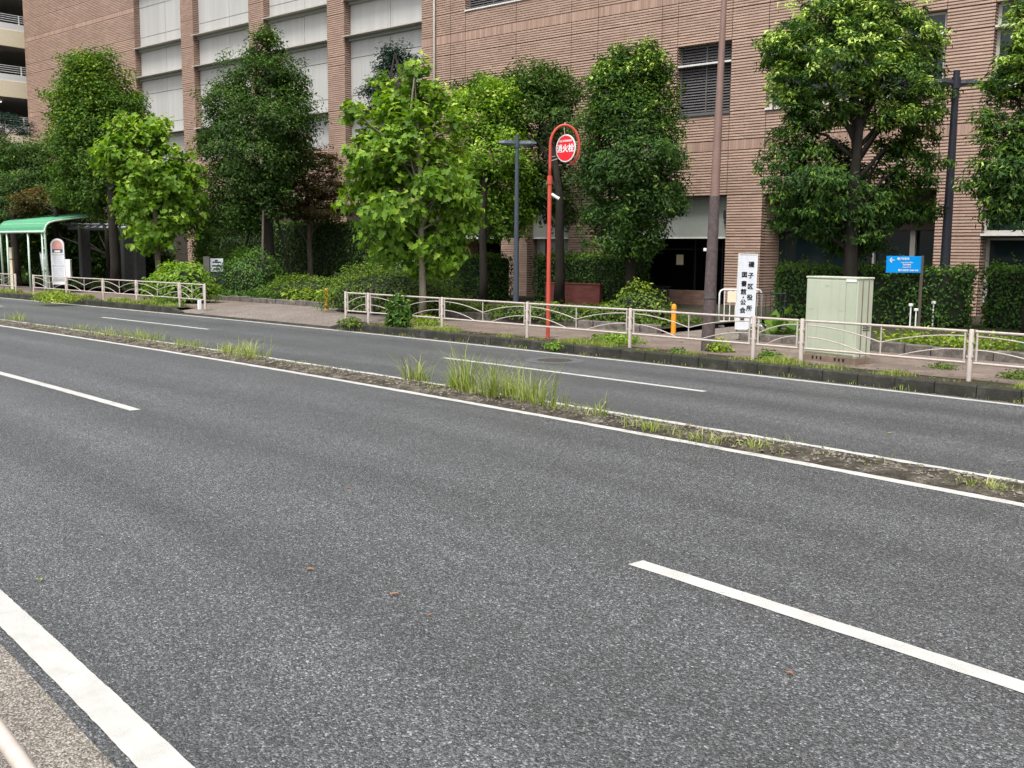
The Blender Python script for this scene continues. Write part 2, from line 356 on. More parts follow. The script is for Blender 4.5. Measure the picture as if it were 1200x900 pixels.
# road coordinates: X along, n across
K2, K3 = -0.00668537, -0.000147336
def rd(X, n, z=0.0):
    s_ = K2*X+K3*X*X/2; q = math.sqrt(1+s_*s_)
    return (X-n*s_/q, K2*X*X/2+K3*X**3/6+n/q, z)
def rdir(X): return math.atan(K2*X+K3*X*X/2)
def strip(name, n0, n1, z, mat, X0=-110, X1=24, dx=1.0, nd=1, zf=None, jit=0.0):
    xs = np.arange(X0, X1+1e-6, dx) if X1-X0 > dx else np.array([X0, X1])
    if xs[-1] < X1-1e-6: xs = np.append(xs, X1)
    vs, uv, fs = [], [], []
    for i, X in enumerate(xs):
        for j in range(nd+1):
            n = n0+(n1-n0)*j/nd
            if jit and j in (0, nd): n += random.uniform(-jit, jit)
            zz = z if zf is None else zf(X, n, j/nd)
            vs.append(rd(X, n, zz)); uv.append((X, n))
    m = nd+1
    for i in range(len(xs)-1):
        for j in range(nd): fs.append((i*m+j, (i+1)*m+j, (i+1)*m+j+1, i*m+j+1))
    me = bpy.data.meshes.new(name); me.from_pydata(vs, [], fs); me.materials.append(mat)
    ul = me.uv_layers.new(name='UVMap'); li = np.empty(len(me.loops), dtype=np.int32); me.loops.foreach_get('vertex_index', li)
    ul.data.foreach_set('uv', np.array(uv)[li].ravel()); me.update()
    return tag(link(me, name), kind='structure')
def fastmesh(name, V, faces, mat, tint=None, parent=None):
    """faces: int array (nf, k)"""
    me = bpy.data.meshes.new(name); nf, k = faces.shape
    me.vertices.add(len(V)); me.vertices.foreach_set('co', V.astype(np.float32).ravel())
    me.loops.add(nf*k); me.loops.foreach_set('vertex_index', faces.astype(np.int32).ravel())
    me.polygons.add(nf); me.polygons.foreach_set('loop_start', np.arange(nf, dtype=np.int32)*k)
    me.materials.append(mat)
    if tint is not None:
        a = me.attributes.new('tint', 'FLOAT', 'FACE'); a.data.foreach_set('value', tint.astype(np.float32))
    me.update(calc_edges=True); me.validate(); return link(me, name, parent)
def unit(v): return v/np.maximum(np.linalg.norm(v, axis=-1, keepdims=True), 1e-9)
def leaves(name, P, N, L, tint, mat, parent=None, wid=0.45, kind='diamond', droop=0.25, T=None):
    n = len(P); N = unit(N)
    if T is None: T = rng.normal(size=(n, 3)); T[:, 2] -= droop*1.5
    T = unit(T-N*np.sum(T*N, 1, keepdims=True)); Sd = np.cross(N, T)
    L = np.asarray(L).reshape(-1, 1)*np.ones((n, 1))
    if kind == 'diamond':
        a = P; b = P+T*L*0.45+Sd*L*wid*0.5+N*L*0.07; c = P+T*L-N*L*0.12; d = P+T*L*0.45-Sd*L*wid*0.5+N*L*0.07
        V = np.stack([a, b, c, d], 1).reshape(-1, 3); i = np.arange(n)*4
        F_ = np.stack([np.stack([i, i+1, i+2], 1), np.stack([i, i+2, i+3], 1)], 1).reshape(-1, 3); tt = np.repeat(tint, 2)
    else:
        pts = [(0, 0), (0.03, 0.20), (-0.08, 0.42), (0.22, 0.36), (0.42, 0.52), (0.52, 0.24), (0.78, 0.26), (0.80, 0.12), (1.0, 0)]
        half = len(pts); vs = []
        for sgn in (1, -1):
            for (x, y) in pts: vs.append(P+T*L*x+Sd*L*y*sgn*wid*2+N*L*(0.16*y-0.12*x*x))
        V = np.stack(vs, 1).reshape(-1, 3); i = (np.arange(n)*half*2).reshape(-1, 1)
        f1 = i+np.arange(half).reshape(1, -1); f2 = i+half+np.arange(half)[::-1].reshape(1, -1)
        F_ = np.stack([f1, f2], 1).reshape(-1, half); tt = np.repeat(tint, 2)
    return fastmesh(name, V, F_, mat, np.clip(tt, 0, 1), parent)

# ================================================================== SETTING
g = MB(); g.add([(-600, -300, -0.05), (600, -300, -0.05), (600, 700, -0.05), (-600, 700, -0.05)], [(0, 1, 2, 3)])
tag(g.build('ground', M['soil']), kind='structure')
strip('road', 1.30, 15.12, 0.0, M['asphalt'], nd=6)
strip('road_edge_gutter', 0.2, 1.30, 0.006, M['gutter'])
strip('near_pavement', -6, 0.2, 0.12, M['pavement'])
def mark(n, w=0.15, X0=-110, X1=24, name='road_marking', jit=0.0, z=0.004):
    return strip(name, n-w/2, n+w/2, z, M['paint'], X0, X1, (0.05 if w == 0.18 else 0.12) if jit else 1.0, jit=jit)
mark(1.463, 0.18, X0=-30, jit=0.0022, z=0.005)
mark(5.086, 0.15, -34, -13.31, jit=0.004); mark(5.086, 0.15, -4.75, 6.0, jit=0.004)
mark(8.916, 0.14, -95, 20, jit=0.009)
mark(9.83, 0.11, -95, 20, jit=0.022, z=0.006)
mark(12.50, 0.13, -60, -38.5); mark(12.50, 0.13, -30.97, -24.86); mark(12.50, 0.13, -15.81, -9.79); mark(12.50, 0.13, -0.8, 5.2)
mark(14.888, 0.14, -95, 20, jit=0.005)
# median strip: uneven old concrete and dirt
ph = rng.uniform(0, 6.28, 12)
def mz(X, n, t):
    e = min(t, 1-t)*2; b = 0.062*min(1, t*5.0)*min(1, (1-t)*2.2)
    w = sum(math.sin(X*f+ph[i])*a for i, (f, a) in enumerate([(0.9, .3), (2.3, .25), (5.1, .3), (11.7, .25)]))
    w2 = sum(math.sin(X*f+n*9+ph[i+4])*a for i, (f, a) in enumerate([(3.9, .4), (8.3, .4), (17.0, .3), (29.0, .2)]))
    return 0.002+max(0.0, b*(0.75+0.45*w)+0.022*w2*(1 if e > 0.1 else 0))
tag(strip('median_strip', 9.0, 9.74, 0, M['median'], -95, 20, 0.06, nd=8, zf=mz, jit=0.02), kind='structure')
# kerbs of single blocks
kb = MB(); X = -100.0; dv0, dv1 = -31.1, -23.2
while X < 22:
    L = 0.6; low = dv0 < X+0.3 < dv1
    za = 0.035 if low else 0.19; j = random.uniform(-0.006, 0.006)
    x0, x1 = X+0.008, X+L-0.008
    n0, n1 = 15.10+j, 15.27
    zr = [za, za]
    if abs(X-dv0) < 0.6 and X < dv0: zr = [0.19, 0.06]
    if abs(X-dv1) < 0.6 and X+0.3 > dv1: zr = [0.06, 0.19]
    ze = [zr[0], zr[1]]; b = 0.018
    vs = [rd(x0, n0, -0.02), rd(x1, n0, -0.02), rd(x1, n1, -0.02), rd(x0, n1, -0.02),
          rd(x0, n0+0.012, ze[0]-b), rd(x1, n0+0.012, ze[1]-b), rd(x0, n0+0.035, ze[0]), rd(x1, n0+0.035, ze[1]), rd(x1, n1, ze[1]), rd(x0, n1, ze[0])]
    kb.add(vs, [(0, 1, 5, 4), (4, 5, 7, 6), (6, 7, 8, 9), (1, 2, 8, 7, 5), (3, 0, 4, 6, 9), (2, 3, 9, 8)]); X += L
tag(kb.build('kerb', M['kerb']), kind='structure')
def swz(X, n, t):
    d = 0.18
    if dv0-1.2 < X < dv1+1.2:
        e = min(1, max(0, min(X-(dv0-1.2), (dv1+1.2)-X)/1.2)); e2 = max(0, 1-(n-15.2)/1.4)
        d = 0.18-0.15*e*e2
    return d
strip('pavement', 15.85, 19.0, 0, M['pavement'], -100, 20, 0.4, nd=10, zf=swz)
strip('verge', 15.25, 15.85, 0, M['soil'], -100, dv0-0.3, 0.4, nd=3, zf=lambda X, n, t: 0.176)
strip('verge', 15.25, 15.85, 0, M['soil'], dv1+0.3, 20, 0.4, nd=3, zf=lambda X, n, t: 0.176)
strip('driveway', 15.26, 19.0, 0, M['drive'], dv0-0.3, dv1+0.3, 0.3, nd=14, zf=lambda X, n, t: swz(X, n, t)+0.004)

# ================================================================== FACADE FRAME
FO = np.array([-23.35193, 28.31563, 0.0]); FD = np.array([0.98367726, 0.1799418, 0]); FN = np.array([0.1799418, -0.98367726, 0])
FROT = math.atan2(FD[1], FD[0])
def fp(u, w, z=0.0): p = FO+FD*u+FN*w; return (p[0], p[1], z)      # w metres in front of the wall
# garden beds
def bed(name, Xa, Xb, z):
    xs = np.linspace(Xa, Xb, 40); vs = []; fs = []
    for X in xs:
        a = np.array(rd(X, 19.1)); u_ = (a-FO)@FD
        b = np.array(fp(u_+0.0, -0.3)); vs += [(a[0], a[1], z), (b[0], b[1], z)]
    for i in range(len(xs)-1): fs.append((2*i, 2*i+2, 2*i+3, 2*i+1))
    me = bpy.data.meshes.new(name); me.from_pydata(vs, [], fs); me.materials.append(M['soil']); return tag(link(me, name), kind='structure')
bed('garden_soil', -95, -15.5, 0.30); bed('garden_soil', -13.6, 20, 0.30)
a0, a1 = rd(-15.5, 18.95), rd(-13.6, 18.95); ua = (np.array(a0)-FO)@FD; ub = (np.array(a1)-FO)@FD
pm = MB(); b0 = fp(ua, -1.7, .184); b1 = fp(ub, -1.7, .184); pm.add([(a0[0], a0[1], .184), (a1[0], a1[1], .184), b1, b0], [(0, 1, 2, 3)])
o = pm.build('entrance_path', M['drive']); ul = o.data.uv_layers.new(name='UVMap')
for i, l_ in enumerate(o.data.loops): ul.data[i].uv = o.data.vertices[l_.vertex_index].co.xy
tag(o, kind='structure')
pm = MB(); pm.box((-14.5, -0.01, 0.02), (12.5, 6, 0.18)); o = pm.build('entrance_floor', M['concrete']); o.location = tuple(FO); o.rotation_euler.z = FROT; tag(o, kind='structure')

# ================================================================== OFFICE BUILDING
bld = empty('office_building', FO, FROT)
tag(bld, 'long brown ribbed-tile office building with pale panel bays behind the trees', 'building')
openings = []     # (u0,u1,z0,z1)
def ribs(mb, u0_, u1_, z0, z1, y=0.0):
    """ribbed tile courses on the plane y (local), facing -y"""
    n = max(1, round((z1-z0)/CR)); h = (z1-z0)/n
    vs = []; fs = []
    prof = [(0.0, 0.012), (0.13, 0.012), (0.17, -0.014), (0.45, -0.010), (0.97, 0.004), (1.0, 0.012)]
    for i in range(n):
        for (t, d) in prof:
            zz = z0+h*(i+t); vs += [(u0_, y+d, zz), (u1_, y+d, zz)]
    m = n*len(prof)
    for i in range(m-1): fs.append((2*i, 2*i+1, 2*i+3, 2*i+2))
    mb.add(vs, fs)
def sideribs(mb, u, y0, y1, z0, z1, sgn=1):
    n = max(1, round((z1-z0)/CR)); h = (z1-z0)/n; vs = []; fs = []
    for i in range(n):
        for (t, d) in [(0.0, -0.012), (0.13, -0.012), (0.17, 0.012), (0.45, 0.008), (0.97, -0.004), (1.0, -0.012)]:
            zz = z0+h*(i+t); vs += [(u+d*sgn, y0, zz), (u+d*sgn, y1, zz)]
    for i in range(n*6-1): fs.append((2*i, 2*i+1, 2*i+3, 2*i+2) if sgn > 0 else (2*i+1, 2*i, 2*i+2, 2*i+3))
    mb.add(vs, fs)
W0 = -53.2; TOP = 20.4; U1 = 40.0
zC = [0.1, 2.65, 4.07, 5.58, 5.92, 6.87, 8.57, 9.23, 10.25, 10.72, 11.09, 11.93, 14.2, 15.87, 16.22, 17.1, 19.4, TOP]
bandC = {(5.58, 5.92), (10.72, 11.09), (15.87, 16.22)}
uC = [-15.4, -14.55, -13.67, -12.8, -10.02, -7.24, -5.98, -3.16, -2.5, -0.36, 1.0, 3.85, 6.72, 8.08, 10.9, 13.8, 15.15, 18, 20.9, 22.2, 29, U1]
opC = [(-12.8, -10.02, 11.93, 14.2), (-10.02, -7.24, 11.93, 14.2), (-5.98, -3.16, 6.87, 9.23), (-2.5, -0.36, 6.87, 9.23), (1.0, 3.85, 6.87, 9.23), (3.85, 6.72, 6.87, 9.23), (8.08, 10.9, 6.87, 9.23), (10.9, 13.8, 6.87, 9.23),
       (15.15, 18, 6.87, 9.23), (18, 20.9, 6.87, 9.23),
       (-13.67, -10.75, 0.1, 4.07), (-9.35, -7.24, 0.1, 4.07), (-5.98, -0.36, 0.1, 4.07), (1.0, 6.72, 0.1, 4.07), (8.08, 13.8, 0.1, 4.07), (15.15, 20.9, 0.1, 4.07)]
uC = sorted(set(uC+[-10.75, -9.35]))
wall = MB(); bands_by = {}
def cover(uu, zz, bands, ops, skipu=()):
    for i in range(len(uu)-1):
        for j in range(len(zz)-1):
            a, b, c, d = uu[i], uu[i+1], zz[j], zz[j+1]; mu, mz_ = (a+b)/2, (c+d)/2
            if any(o_[0] < mu < o_[1] and o_[2] < mz_ < o_[3] for o_ in ops): continue
            g_ = 0.010; ga = 0.0 if (a in (-10.75, -9.35) or a in skipu) else g_; gb = 0.0 if (b in (-10.75, -9.35) or b in skipu) else g_
            if (c, d) in bands: bands_by.setdefault((round(c, 2), round(uu[0])), []).append((a+ga, c+g_, b-gb, d-g_))
            else: ribs(wall, a+ga, b-gb, c+g_, d-g_)
cover(uC, zC, bandC, opC)
# left blind wall
zL = [0.1, 2.65, 5.6, 5.9, 8.55, 10.65, 10.95, 11.8, 13.45, 14.08, 15.5, 15.78, 16.9, 19, TOP]
cover([W0, -39.12], zL, {(5.6, 5.9), (10.65, 10.95), (15.5, 15.78)}, [])
pil = [(-34.29, -33.05), (-27.99, -26.69), (-21.77, -20.5)]
zP = [0.1, 4.07, 5.6, 5.9, 8.55, 10.6, 11.0, 12.9, 14.3, 15.5, 15.78, 18, TOP]
for a, b in pil: cover([a, b], zP, {(5.6, 5.9), (15.5, 15.78)}, [])
edges = [(-39.12, -34.29), (-33.05, -27.99), (-26.69, -21.77), (-20.5, -15.4)]
for a, b in edges: cover([a, b], [4.07, 6.3, 6.9], {(9, 9)}, [])   # tile apron under panel bays
# reveals (right-facing jambs of openings and bays)
for (a, b, c, d) in opC:
    dep = 1.75 if d == 4.07 else 0.28
    sideribs(wall, a, 0.0, dep, c, d, 1); sideribs(wall, b, 0.0, dep, c, d, -1)
    if c > 1: wall.box((a, 0.015, c-0.05), (b, dep, c-0.005))
    wall.box((a, 0.015, d+0.012), (b, dep, d+0.05))
for a, b in edges:
    sideribs(wall, a, 0.0, 0.36, 6.9, TOP, 1); sideribs(wall, b, 0.0, 0.36, 6.9, TOP, -1)
sideribs(wall, W0, 0.0, 20, 0.1, TOP, -1)
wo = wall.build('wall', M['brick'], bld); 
for lst in bands_by.values():
    bb = MB()
    for (p_, q_, r_, s_) in lst: bb.box((p_, -0.012, q_), (r_, 0.05, s_))
    bb.build('tile_band', M['soldier'], bld)
bk = MB()       # backing behind the tile (joints) and closed volume
bz = [(W0+.03, -39.12), (pil[0][0], pil[0][1]), (pil[1][0], pil[1][1]), (pil[2][0], pil[2][1])]
for a, b in bz: bk.box((a, 0.016, 0.05), (b, 0.34, TOP))
for i in range(len(uC)-1):
    a, b = uC[i], uC[i+1]; col_ = sorted([(o_[2], o_[3]) for o_ in opC if o_[0] <= a and o_[1] >= b]); z = 0.05
    for (c, d) in col_+[(TOP, TOP)]:
        if c-z > 0.1: bk.box((a, 0.016, z if z < 0.1 else z+0.055), (b, 0.27, c-(0.055 if c < TOP else 0)))
        z = d
for a, b in edges: bk.box((a, 0.37, 0.05), (b, 0.6, TOP)); bk.box((a, 0.016, 0.05), (b, 0.36, 4.0)); bk.box((a, 0.016, 4.0), (b, 0.34, 6.88))
bk.build('joint_backing', M['joint'], bld)
bd = MB(); bd.box((W0+.03, 8.0, 0.05), (U1, 26, TOP-0.2)); bd.box((W0+0.03, 0.1, TOP), (U1, 26.3, TOP+0.3)); bd.build('building_mass', M['joint'], bld)
# pale panel bays
for bi, (a, b) in enumerate(edges):
    p = MB(); mid = a+(b-a)*(0.57 if bi < 3 else 0.54)
    zz = [6.9, 8.52, 9.2, 10.9, 11.83, 13.45, 14.1, 15.75, 16.9, 18.6, 19.3, TOP]
    zz[1] = 8.55
    for k in range(len(zz)-1):
        for (x0, x1) in ((a+.02, mid-.012), (mid+.012, b-.02)): p.cbox((x0, 0.33, zz[k]+.012), (x1, 0.365, zz[k+1]-.012), 0.006)
    p.build('pale_panel', M['panel'], bld)
    for zl in (8.55, 11.83, 13.45, 16.9, 18.6):
        l_ = MB(); l_.box((a-0.06, -0.12, zl-0.02), (b+0.0, 0.329, zl+0.02)); l_.build('ledge', M['alu'], bld)
        l_ = MB(); l_.box((a+.02, 0.20, zl-0.17), (b-.02, 0.328, zl-0.021)); l_.build('ledge_shade_strip', M['greypanel'], bld)  # darker strip added below the ledge, standing in for its soft shadow
# drain pipe
dpz = MB(); dpz.tube([(-14.55, -0.09, 0.2), (-14.55, -0.09, TOP)], 0.05, 8); dpz.build('drainpipe', M['alu'], bld, True)
# louvre windows (upper) and glass windows
def louvre_window(a, b, c, d, tr):
    f = MB(); y = 0.24
    f.box((a+.01, y-.03, c+.01), (a+.07, y+.05, d-.01)); f.box((b-.07, y-.03, c+.01), (b-.01, y+.05, d-.01))
    f.box((a+.07, y-.03, d-.07), (b-.07, y+.05, d-.01)); f.box((a+.07, y-.03, c+.01), (b-.07, y+.05, c+.09))
    mid = (a+b)/2; f.box((mid-.02, y-.035, c+.09), (mid+.02, y+.02, d-.07))
    w = f.build('louvre_window', M['louvre'], bld)
    s_ = MB(); z = c+.12
    while z < d-.1:
        if tr is None or abs(z-tr) > 0.06:
            s_.add([(a+.07, y-.02, z), (b-.07, y-.02, z), (b-.07, y+.035, z+.055), (a+.07, y+.035, z+.055), (a+.07, y-.02, z+.012), (b-.07, y-.02, z+.012), (b-.07, y+.035, z+.067), (a+.07, y+.035, z+.067)],
                   [(0, 1, 2, 3), (4, 7, 6, 5), (0, 4, 5, 1)])
        z += .094
    s_.build('louvre', M['louvre'], w)
    k = MB(); k.box((a, y+.07, c), (b, y+.1, d)); k.build('dark_backing', M['dark'], w)
    if tr: t_ = MB(); t_.box((a+.01, 0.02, tr-.03), (b-.01, y+.03, tr+.03)); t_.build('transom', M['ledge'], w)
    s2 = MB(); s2.box((a-.02, -0.05, c-.05), (b+.02, y-.03, c+.009)); s2.build('sill', M['ledge'] if c > 8 else M['louvre'], w)
def glass_window(a, b, c, d, tr, div=2, y=0.22, sill=True):
    f = MB(); f.box((a+.01, y-.04, c+.01), (a+.11, y+.05, d-.01)); f.box((b-.11, y-.04, c+.01), (b-.01, y+.05, d-.01))
    f.box((a+.11, y-.04, d-.08), (b-.11, y+.05, d-.01)); f.box((a+.11, y-.04, c+.01), (b-.11, y+.05, c+.10))
    for i in range(1, div): m_ = a+(b-a)*i/div; f.box((m_-.03, y-.035, c+.10), (m_+.03, y+.045, d-.08))
    w = f.build('window', M['alu'], bld)
    k = MB(); k.box((a+.02, y+.0, c+.02), (b-.02, y+.012, d-.02)); k.build('glass', M['glass'], w)
    if tr: t_ = MB(); t_.box((a+.02, -0.06, tr-.03), (b-.02, y+.0, tr+.03)); t_.build('transom', M['ledge'], w)
    if sill: s2 = MB(); s2.box((a-.02, -0.07, c-.06), (b+.02, y-.04, c+.009)); s2.build('sill', M['ledge'], w)
louvre_window(-12.8, -10.03, 11.93, 14.2, None); louvre_window(-10.01, -7.24, 11.93, 14.2, None)
louvre_window(-5.98, -3.16, 6.87, 9.23, 8.57); louvre_window(-2.5, -0.36, 6.87, 9.23, 8.57)
for a, b in ((1.0, 3.84), (3.86, 6.72), (8.08, 10.89), (10.91, 13.8), (15.15, 17.99), (18.01, 20.9)): glass_window(a, b, 6.87, 9.23, 8.57, 1)
# ground floor
glass_window(8.08, 13.8, 2.72, 4.06, None, 3, 0.24)
glass_window(8.08, 13.8, 0.6, 2.62, None, 4, 0.5, False)
for (a, b) in ((-13.67, -10.75), (-9.35, -7.24), (-5.98, -0.36)):
    k = MB(); k.box((a, 0.36, 2.66), (b, 0.42, 4.07)); k.build('grey_fascia', M['greypanel'], bld)
    k = MB(); k.box((a, 0.33, 2.60), (b, 0.45, 2.658)); k.build('fascia_trim', M['ledge'], bld)
k = MB(); k.box((1.0, 0.9, 2.85), (6.72, 0.96, 4.07)); k.build('grey_fascia', M['joint'], bld)
k = MB(); k.box((-9.35, 0.6, 0.15), (-8.9, 0.66, 2.60)); k.box((-8.75, 0.6, 0.15), (-7.24, 0.66, 2.60)); k.build('grey_wall_panel', M['greypanel'], bld)
k = MB(); k.box((5.6, 1.1, .18), (5.76, 1.25, 4.0)); k.box((6.5, 1.1, .18), (6.56, 1.25, 4.0)); k.box((4.4, 1.1, .18), (4.46, 1.25, 4.0)); k.build('door_post', M['alu'], bld)
k = MB(); k.box((1.0, 1.3, .18), (6.72, 1.32, 4.07)); k.build('entrance_glass', M['glass'], bld)
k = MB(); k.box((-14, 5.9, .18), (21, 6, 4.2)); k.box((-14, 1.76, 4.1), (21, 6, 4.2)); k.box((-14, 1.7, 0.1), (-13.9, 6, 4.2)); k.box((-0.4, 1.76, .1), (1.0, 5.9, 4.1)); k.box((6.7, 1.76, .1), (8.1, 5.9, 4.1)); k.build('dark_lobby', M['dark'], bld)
k = MB(); k.box((-3.36, 1.66, 1.64), (-3.06, 1.69, 2.02)); k.build('paper_notice', M['cream'], bld)
k = MB(); k.box((-2.6, 1.7, .2), (-2.55, 1.76, 2.6)); k.box((-1.45, 1.7, .2), (-1.4, 1.76, 2.6)); k.box((-5.98, 1.72, 2.2), (-.36, 1.76, 2.25)); k.build('door_frame', M['lampdark'], bld)
k = MB(); k.cbox((-0.62, 0.24, 3.28), (-0.50, 0.36, 3.58), 0.02); k.cbox((-0.60, 0.26, 3.12), (-0.52, 0.36, 3.24), 0.02); k.build('wall_speaker', M['lampdark'], bld)
# low tiled wall under the dark entrance
lw = empty('low_wall', fp(-3.2, 0.35), FROT); tag(lw, 'low brown tiled wall with black railing top below the dark entrance', 'wall')
k = MB(); k.box((-2.6, -0.12, 0.18), (2.7, 0.12, 0.78)); k.build('wall_body', M['lowwall'], lw)
k = MB()
for i in range(9): k.box((0.1+i*.1, -0.2, 0.2), (0.13+i*.1, -0.17, 0.88))
k.box((0.05, -0.2, 0.88), (1.0, -0.16, 0.92)); k.build('railing', M['lampdark'], lw)

# ================================================================== PARKING GARAGE
gar = empty('parking_garage', fp(-55.6, 0), FROT); tag(gar, 'multi-storey car park with cream parapets and white railings at the left edge', 'building')
for i, zb in enumerate([1.1, 4.45, 7.8, 11.2, 14.56, 17.9, 21.3]):   # parapet bottoms ~ 12.22 / 15.59
    zb = 12.22-3.37*3+3.37*i
    k = MB(); k.box((-0.25, -12, zb), (0.0, 10, zb+1.07)); k.build('parapet', M['cream'], gar)
    k = MB(); k.box((-0.20, -12, zb+1.075), (-0.03, 10, zb+1.52)); k.build('parapet_panel', M['whitepanel'], gar)
    k = MB()
    for z in (1.68, 1.82, 1.96, 2.09): k.box((-0.12, -12, zb+z-.018), (-0.08, 10, zb+z+.018))
    for w_ in np.arange(-12, 10, 1.6): k.box((-0.14, w_-.03, zb+1.52), (-0.06, w_+.03, zb+2.1))
    k.build('railing', M['white'], gar)
    k = MB(); k.box((-20, -12, zb+0.0), (-0.26, 10, zb+0.12)); k.build('deck', M['concrete'], gar)
    k = MB()
    for w_ in (-1.0, 3.0, -6): k.box((-2.2, w_, zb-.14), (-2.05, w_+1.2, zb-.08))
    k.build('ceiling_light', M['lamp_lit'], gar)
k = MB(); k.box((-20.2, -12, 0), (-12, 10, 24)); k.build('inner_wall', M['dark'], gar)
k = MB()
for w_ in (-11.5, -4, 3.5, 9.5): k.box((-1.0, w_-.3, 0), (-0.3, w_+.3, 24))
k.build('column', M['concrete'], gar)

# ================================================================== PLANTING EDGE STONES
def edging(Xa, Xb, label):
    o_ = MB(); X = Xa
    while X < Xb-0.2:
        L = random.uniform(0.45, 0.75); L = min(L, Xb-X); z1 = 0.36+random.uniform(-.02, .03); j = random.uniform(-.02, .02)
        pts = [rd(X+.012, 18.98+j), rd(X+L-.012, 18.98+j), rd(X+L-.012, 19.14), rd(X+.012, 19.14)]; c = 0.02
        vs = [(p[0], p[1], 0.1) for p in pts]+[(p[0], p[1], z1-c) for p in pts]
        q_ = [rd(X+.012+c, 18.98+j+c), rd(X+L-.012-c, 18.98+j+c), rd(X+L-.012-c, 19.14-c), rd(X+.012+c, 19.14-c)]
        vs += [(p[0], p[1], z1) for p in q_]
        o_.add(vs, [(0, 1, 5, 4), (1, 2, 6, 5), (2, 3, 7, 6), (3, 0, 4, 7), (4, 5, 9, 8), (5, 6, 10, 9), (6, 7, 11, 10), (7, 4, 8, 11), (8, 9, 10, 11)]); X += L
    return tag(o_.build('stone_edging', M['stone']), label, 'stone edging')
edging(-36.2, -15.6, 'long row of rough stone edging blocks along the left planting bed')
edging(-13.5, 16, 'row of rough stone edging blocks along the right planting bed behind the cabinet')

# ================================================================== VEGETATION
def cloud(centers, rad, K, L, mat, name, parent, wid=0.45, kind='diamond', tb=None, ctr=None, droop=0.3, flat=0.75, upb=0.5, tvar=0.16):
    """clusters of leaves: centers (m,3), rad (m,)"""
    m = len(centers); P = np.repeat(centers, K, 0); r = np.repeat(rad, K).reshape(-1, 1)
    off = rng.normal(size=(m*K, 3)); off = unit(off)*rng.uniform(0, 1, (m*K, 1))**0.45; off[:, 2] *= flat
    P = P+off*r
    out = unit(P-ctr) if ctr is not None else off
    N = out*0.5+off*0.35+rng.normal(size=(m*K, 3))*0.45; N[:, 2] += upb
    base = np.repeat(tb if tb is not None else np.full(m, .4), K)
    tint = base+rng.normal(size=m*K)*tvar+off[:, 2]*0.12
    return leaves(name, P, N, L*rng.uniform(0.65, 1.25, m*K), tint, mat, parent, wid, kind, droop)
def tree(name, label, cat, base, trunk, lobes, mat, barkm, L, dens, K=26, crad=0.34, wid=0.45, kind='diamond', tip=0.0, tiptop=0.5, droop=0.3, flat=0.75, group=None, fork=0.45, upb=0.5, cover=1.0, shell=(0.55, 1.0)):
    """lobes: list of (px,py,depth offset,rx px,ry px). trunk: (height, radius, lean dx, dy)"""
    root = empty(name, base); tag(root, label, cat, group)
    b = np.array(base); D0 = (b-CAM)@fwd; mpp = D0/F
    LB = []
    L = L*0.74; dens = dens*2.1; crad = crad*.92
    for (px, py, dd, rx, ry) in lobes:
        c = dp(px, py, D0+dd); k = (D0+dd)/F*1.04
        LB.append((c-b, rx*k, ry*k))
    th, tr, lx, ly = trunk; tops = max(c[2]+rz*0.6 for c, rx, rz in LB)
    mb = MB(); ft = np.array([lx*th, ly*th, th])
    cx = np.mean([c[:2] for c, _, _ in LB], 0); apex = np.array([cx[0], cx[1], tops])
    pts = [np.zeros(3)]
    for t in (0.25, 0.5, 0.75, 1.0): pts.append(ft*t+np.array([math.sin(t*5+lx*9)*.04, math.cos(t*4)*.04, 0])*th*0.15)
    for t in (0.3, 0.6, 0.9): pts.append(ft+(apex-ft)*t+np.array([math.sin(t*7)*.12, math.cos(t*6)*.12, 0]))
    rr = [tr*1.25, tr, tr*.93, tr*.88, tr*.8, tr*.55, tr*.32, tr*.12]
    mb.tube(pts, rr, 10)
    cents = []; rads = []; tbs = []
    for (c, rx, rz) in LB:
        h0 = random.uniform(fork, 0.95); st = ft*max(h0, 0.7) if c[2] < apex[2]*0.55 else ft+(apex-ft)*random.uniform(0.0, 0.45)*0.8
        if st[2] > c[2]: st = ft*min(1, max(.55, c[2]/th*0.75))
        mid = (st+c)/2+np.array([0, 0, 0.12*np.linalg.norm(c-st)]); rl = tr*0.38
        mb.tube([st, st*.6+mid*.4, mid, mid*.35+c*.65, c+(c-mid)*.3], [rl, rl*.8, rl*.6, rl*.4, rl*.12], 6)
        area = 4*math.pi*((rx*rx*2+rx*rz*2)/4+rz*rz*0.0)
        n = max(6, int(dens*(rx*rz*2+rx*rx)*2.2))
        dirs = unit(rng.normal(size=(n, 3))); fr = rng.uniform(shell[0]**2, shell[1]**2, n)**0.5
        wob = 1+.16*np.sin(dirs[:, 0]*7+c[0]*3)+.16*np.sin(dirs[:, 2]*6+dirs[:, 1]*5+c[2]*3); fr = fr*wob*np.where(rng.random(n) < .12, rng.uniform(1.0, 1.28, n), 1)
        P = c+dirs*fr.reshape(-1, 1)*np.array([rx, rx, rz])
        cents.append(P); rads.append(np.full(n, 1.0)*crad*rng.uniform(.7, 1.3, n))
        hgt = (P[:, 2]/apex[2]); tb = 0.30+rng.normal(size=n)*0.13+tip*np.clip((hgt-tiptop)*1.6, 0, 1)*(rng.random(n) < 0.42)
        tbs.append(tb)
        for i in rng.choice(n, min(n, 7), replace=False):
            q_ = P[i]; mb.tube([c*.5+mid*.5, (c+q_)/2+np.array([0, 0, .05]), q_], [rl*.3, rl*.2, .006], 4, False)
    mb.build('trunk', barkm, root, True)
    cents = np.vstack(cents); rads = np.concatenate(rads); tbs = np.concatenate(tbs)
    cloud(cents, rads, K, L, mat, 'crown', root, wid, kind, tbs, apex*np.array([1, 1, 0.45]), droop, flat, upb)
    return root
def gbase(px, py, z=0.30): p = gp(px, py, z); return (p[0], p[1], z)

